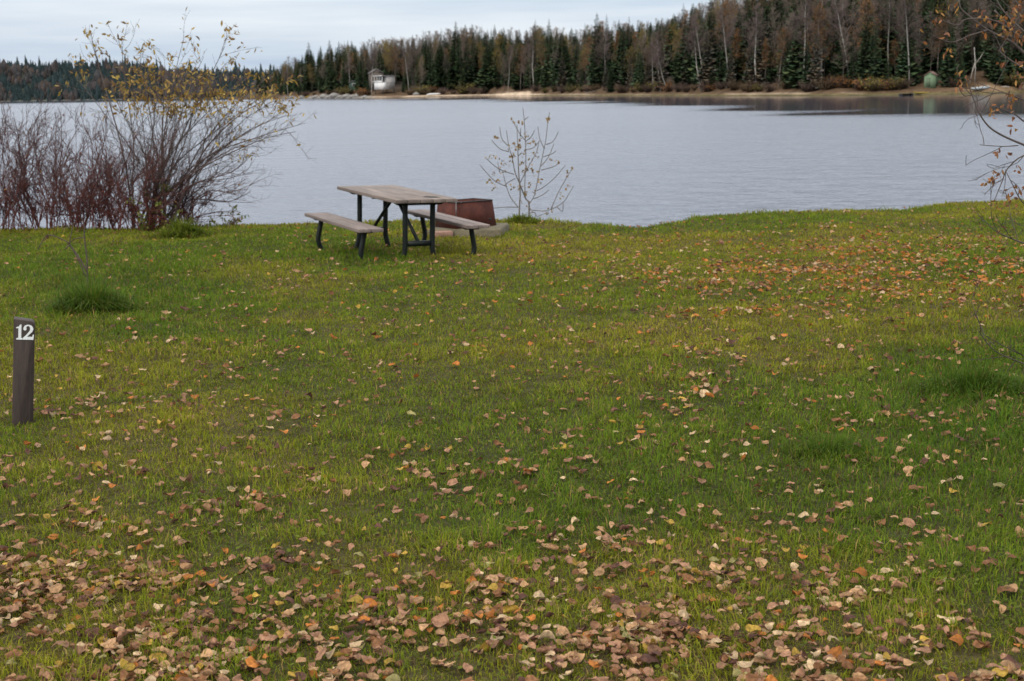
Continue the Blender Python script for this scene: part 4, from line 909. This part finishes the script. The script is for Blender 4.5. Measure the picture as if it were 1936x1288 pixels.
g = Geo(); g.tube([(-.36, -.27, .10), (-.325, -.235, FH + .02), (-.22, -.22, FH + .005)], .006, 6); g.build("handle", M_BRIGHT, fire)
g = Geo(); g.tube([(.25, -.245, .09), (.25, -.225, .095)], .022, 12); g.build("vent_hole", M_IRON, fire)
g = Geo(); g.tube([(-.345, -.247, .02), (-.313, -.214, FH - .01)], .006, 5); g.build("weld_seam", M_RUST, fire)

# ------------------------------------------------------------------ numbered post
pb = ground_pt(42.5, 803); pt_ = at_y(46, 605, pb[1]); ax = pt_ - pb; PHt = float(np.linalg.norm(ax)); PW = 36 / F * np.linalg.norm(pb - [0, 0, CZ]) * .985
post = thing("numbered_post", "brown wooden campsite post with a white number 12 near its top", "marker post", pb)
zax = Vector(ax).normalized(); yax = Vector((-.31, 1, 0)); xax = yax.cross(zax).normalized(); yax = zax.cross(xax)
post.rotation_euler = Matrix((xax, yax, zax)).transposed().to_euler()
M_POST = mat("brown stained post", (.046, .034, .030), .75, spec=.25, noise=[(6, .7, 1.35, (8, 8, .5)), (40, .8, 1.2, (6, 6, .4))], bump=(50, .003, (4, 4, .25)))
M_DIGIT = mat("white number paint", (.64, .66, .67), .6, noise=[(120, .85, 1.08, (1, 1, 1))])
hw = PW / 2; PD = .085
prof = [(-hw, -.25), (hw, -.25), (hw, PHt - .035), (hw * .93, PHt - .017), (hw * .72, PHt - .008), (-hw * .95, PHt + .004), (-hw, PHt)]
g = Geo(); g.prism(prof, 0, PD); bevel(g.build("post_body", M_POST, post), .004, 2)
def arc(cx, cz, rx, rz, a0, a1, n): return [(cx + rx * math.cos(math.radians(a0 + (a1 - a0) * i / n)), cz + rz * math.sin(math.radians(a0 + (a1 - a0) * i / n))) for i in range(n + 1)]
def flat(polys, name):                                        # thin painted shapes, each polygon ear-cut by bmesh
    import bmesh
    bm = bmesh.new()
    for poly in polys:
        f = bm.faces.new([bm.verts.new((x, -.0005, z)) for x, z in poly]); r = bmesh.ops.extrude_face_region(bm, geom=[f]); bmesh.ops.translate(bm, vec=(0, -.0015, 0), verts=[q_ for q_ in r['geom'] if isinstance(q_, bmesh.types.BMVert)])
    bmesh.ops.recalc_face_normals(bm, faces=bm.faces); bmesh.ops.triangulate(bm, faces=bm.faces)
    me = bpy.data.meshes.new(name); bm.to_mesh(me); bm.free(); me.materials.append(M_DIGIT); return obj(name, me, post)
u = PW / 100.0; zt = PHt - 24 * u                             # unit: a hundredth of the post's width; zt: top of the digits
def T(pts, ox): return [(-hw + (ox + x) * u, zt - 76 * u + z * u) for x, z in pts]
one = [(2, 0), (31, 0), (31, 7), (25, 9), (25, 76), (19, 76), (12, 66), (0, 62), (0, 57), (11, 58), (11, 9), (2, 7)]
two = [(0, 0), (50, 0), (53, 26), (48, 26), (44, 15), (20, 15), (34, 30)] + [(44, 40), (49, 52)] + arc(25, 56, 24, 20, 5, 140, 9) + [(3, 60), (2, 52), (8, 46), (15, 48), (18, 55), (15, 61)] + [(20, 69), (28, 70), (33, 62), (34, 52), (30, 42), (14, 22), (0, 9)]
flat([T(one, 12)], "digit"); flat([T(two, 44)], "digit")

# ------------------------------------------------------------------ fallen leaves
PAL = {'tan': (.34, .20, .105), 'pink': (.27, .145, .088), 'brown': (.19, .090, .042), 'dark': (.10, .048, .034), 'pale': (.42, .30, .18), 'yellow': (.36, .23, .045), 'orange': (.34, .125, .03), 'olive': (.22, .19, .075)}
def leaf_verts(r):
    nu, nv = 9, 7; U = np.linspace(0, 1, nu); Vv = np.linspace(-1, 1, nv)
    wp = np.sin(np.pi * U ** .68) ** .62 * .5 * r.uniform(.68, 1.0); wp[-1] = .008; wp[0] = .05
    wp = wp * (1 + r.normal(0, .05, nu))
    x = Vv[None] * wp[:, None]; y = (U[:, None] - .5) + 0 * x
    kx = r.normal(0, 2.6); ky = r.normal(0, 1.5); ka = r.uniform(-.9, .9)   # bent round two axes as a drying leaf curls
    xr, yr = x * math.cos(ka) - y * math.sin(ka), x * math.sin(ka) + y * math.cos(ka)
    X1 = np.sin(kx * xr) / (kx + 1e-9); Z1 = (1 - np.cos(kx * xr)) / (kx + 1e-9)
    Y1 = np.sin(ky * yr) / (ky + 1e-9); Z2 = (1 - np.cos(ky * yr)) / (ky + 1e-9)
    x, y = X1 * math.cos(ka) + Y1 * math.sin(ka), -X1 * math.sin(ka) + Y1 * math.cos(ka)
    z = Z1 + Z2 + abs(r.normal(0, .25)) * np.abs(Vv)[None] * wp[:, None] + r.normal(0, .022, x.shape) + .05 * np.sin(U * 9 + r.uniform(0, 6))[:, None] * Vv[None] ** 2
    v = np.stack([x, y, z - np.percentile(z, 20)], -1).reshape(-1, 3)
    i = (np.arange(nu - 1)[:, None] * nv + np.arange(nv - 1)[None]).ravel(); q = np.stack([i, i + 1, i + nv + 1, i + nv], 1)
    m = v[3]; d = v[3] - v[10]; d = d / (np.linalg.norm(d) + 1e-9)
    st = np.array([m + [-.012, 0, 0], m + [.012, 0, 0], m + d * .22 + [.014, 0, .05], m + d * .22 + [-.004, 0, .05]]); nn2 = nu * nv; q = np.concatenate([q, [[nn2, nn2 + 1, nn2 + 2, nn2 + 3]]])
    shade = (1 - .2 * (np.abs(np.tile(Vv, nu)) < .01)) * np.repeat(1 + r.normal(0, .10, nu), nv) * r.uniform(.78, 1.18, nn2)
    return np.concatenate([v, st]), q, np.concatenate([shade, [.7] * 4])
lr = np.random.default_rng(5)
LEAFS = [leaf_verts(lr) for _ in range(40)]
def leaf_density(x, y):
    px, py = proj(np.stack([x, y, gz(x, y)], -1))
    d = np.interp(py, [385, 430, 480, 560, 650, 760, 850, 940, 1020, 1090, 1180, 1290, 1800], [1, 4, 9, 19, 36, 60, 95, 155, 250, 450, 720, 880, 880])
    d = d * (1 - .5 * np.exp(-(((px - 1250) / 420) ** 2 + ((py - 960) / 110) ** 2))) * (1 - .45 * sstep(1500, 1900, px) * sstep(850, 1000, py))
    d = d + 190 * np.exp(-(((px - 1720) / 330) ** 2 + ((py - 530) / 62) ** 2)) + 32 * np.exp(-(((px - 1250) / 420) ** 2 + ((py - 520) / 60) ** 2))
    d = d + 300 * np.exp(-(((px - 1310 + (py - 740) * .9) / 48) ** 2 + ((py - 740) / 70) ** 2)) + 60 * np.exp(-(((px - 1850) / 130) ** 2 + ((py - 790) / 60) ** 2))
    d = d * (1 - .75 * np.exp(-(((px - 180) / 260) ** 2 + ((py - 570) / 80) ** 2)))
    d = d * (1 + (.45 * sstep(750, 250, px) - .2 * sstep(1150, 1500, px)) * sstep(960, 1080, py))
    cl = sstep(.3, .72, fbm(x * 1.6, y * 1.6, 141, 3)); cl2 = sstep(.35, .75, fbm(x * 4.5, y * 4.5, 151, 2))
    return d * (.5 + .85 * cl) * (.45 + 1.0 * cl2), px, py
pts = []
for y0 in np.arange(2.6, 27, .3):
    hw_ = .43 * (y0 + .3) + 1.0; n = int(1800 * .3 * 2 * hw_ * (1 if y0 < 6 else .35)); x = RNG.uniform(-hw_, hw_, n); y = RNG.uniform(y0, y0 + .3, n)
    d, px, py = leaf_density(x, y); keep = (RNG.random(n) < d / (1800 if y0 < 6 else 630)) & (y < edge_y(x) - .1)
    pts.append(np.stack([x, y, px, py], 1)[keep])
pts = np.concatenate(pts)
orange_w = np.exp(-(((pts[:, 2] - 1650) / 520) ** 2 + ((pts[:, 3] - 530) / 110) ** 2))
keys = list(PAL)
w_front = np.array([.24, .27, .20, .10, .09, .04, .045, .015]); w_or = np.array([.12, .05, .20, .05, .08, .02, .48, 0])
items = []
for (x, y, px, py), ow in zip(pts, orange_w):
    mid = .55 * max(0, 1 - abs(py - 640) / 260)
    w = w_front * (1 - ow) + w_or * ow; w = w + np.array([0, 0, .1, .05, .06, .03, .06, .05]) * mid; w = w / w.sum()
    items.append((x, y, px, py, int(RNG.choice(8, p=w))))
# single ones the picture shows: bright yellow leaf low in the middle, an orange upright leaf, a pale one by the post
SPECIAL = [(672, 1153, 5, .062, "bright yellow leaf, the brightest in the lower foreground"), (524, 1047, 5, .05, "round yellow leaf on the left foreground grass"), (1172, 848, 5, .05, "upright dull yellow leaf standing in the lawn's middle"),
           (988, 1083, 5, .055, "ochre yellow leaf among tan leaves at the lower middle"), (1790, 1186, 4, .06, "pale cream leaf near the lower right corner"), (640, 1250, 5, .05, "greenish yellow leaf at the bottom edge left of the middle")]
inframe = [i for i, it in enumerate(items) if 0 < it[2] < W and 0 < it[3] < H + 20]
inframe.sort(key=lambda i: items[i][1]); single = set(inframe[:290])
look = {'tan': "curled tan", 'pink': "curled pinkish brown", 'brown': "curled brown", 'dark': "dark brown", 'pale': "pale beige", 'yellow': "yellow", 'orange': "rusty orange", 'olive': "olive"}
protos = {}
def leaf_matrix(x, y, up):
    t = RNG.gamma(2.0, .14); return np.array((Matrix.Rotation(RNG.uniform(0, 6.283), 3, 'Z') @ Matrix.Rotation(t, 3, 'X') @ Matrix.Rotation(RNG.uniform(0, 6.283), 3, 'Z')))
def single_leaf(x, y, k, size, label, group, tilt=None):
    pi = int(RNG.integers(0, len(LEAFS)))
    if (pi, k) not in protos:
        v, q, sh_ = LEAFS[pi]; g = Geo(); g.add(v, q, c=np.array(PAL[keys[k]])[None] * sh_[:, None]); protos[(pi, k)] = g.mesh("fallen_leaf", M_LEAF, True)
    o = obj("fallen_leaf", protos[(pi, k)]); M3 = leaf_matrix(x, y, 0)
    o.matrix_world = Matrix.Translation((x, y, float(gz(x, y)) + RNG.uniform(.014, .034))) @ Matrix(M3.tolist()).to_4x4() @ Matrix.Scale(size, 4)
    tag(o, label, "leaf", group)
for px, py, k, size, lb in SPECIAL:
    p = ground_pt(px, py); single_leaf(p[0], p[1], k, size, lb, "bright leaves in the foreground")
LG = Geo()
for i, (x, y, px, py, k) in enumerate(items):
    size = RNG.choice([.022, .034, .042, .050, .060], p=[.18, .32, .29, .16, .05]) * RNG.uniform(.9, 1.12)
    if i in single:
        side = "left" if px < 640 else ("middle" if px < 1290 else "right")
        single_leaf(x, y, k, size, f"{look[keys[k]]} fallen leaf on the grass at the bottom {side}", f"{look[keys[k]]} leaves at the bottom {side}"); continue
    v, q, sh_ = LEAFS[int(RNG.integers(0, len(LEAFS)))]; M3 = leaf_matrix(x, y, 0) * size * (1 + .25 * min(max((y - 6) / 12, 0), 1))
    LG.add(v @ M3.T + np.array([x, y, float(gz(x, y)) + RNG.uniform(.008, .036) + .018 * min(max((y - 7) / 6, 0), 1)]), q, c=np.array(PAL[keys[k]])[None] * sh_[:, None] * RNG.uniform(.7, 1.25))
tag(LG.build("fallen_leaves", M_LEAFS, smooth=True), "tan, brown and orange fallen leaves scattered over the whole lawn", "leaves", kind="stuff")
print("leaves", len(items), "grass blades", len(P))
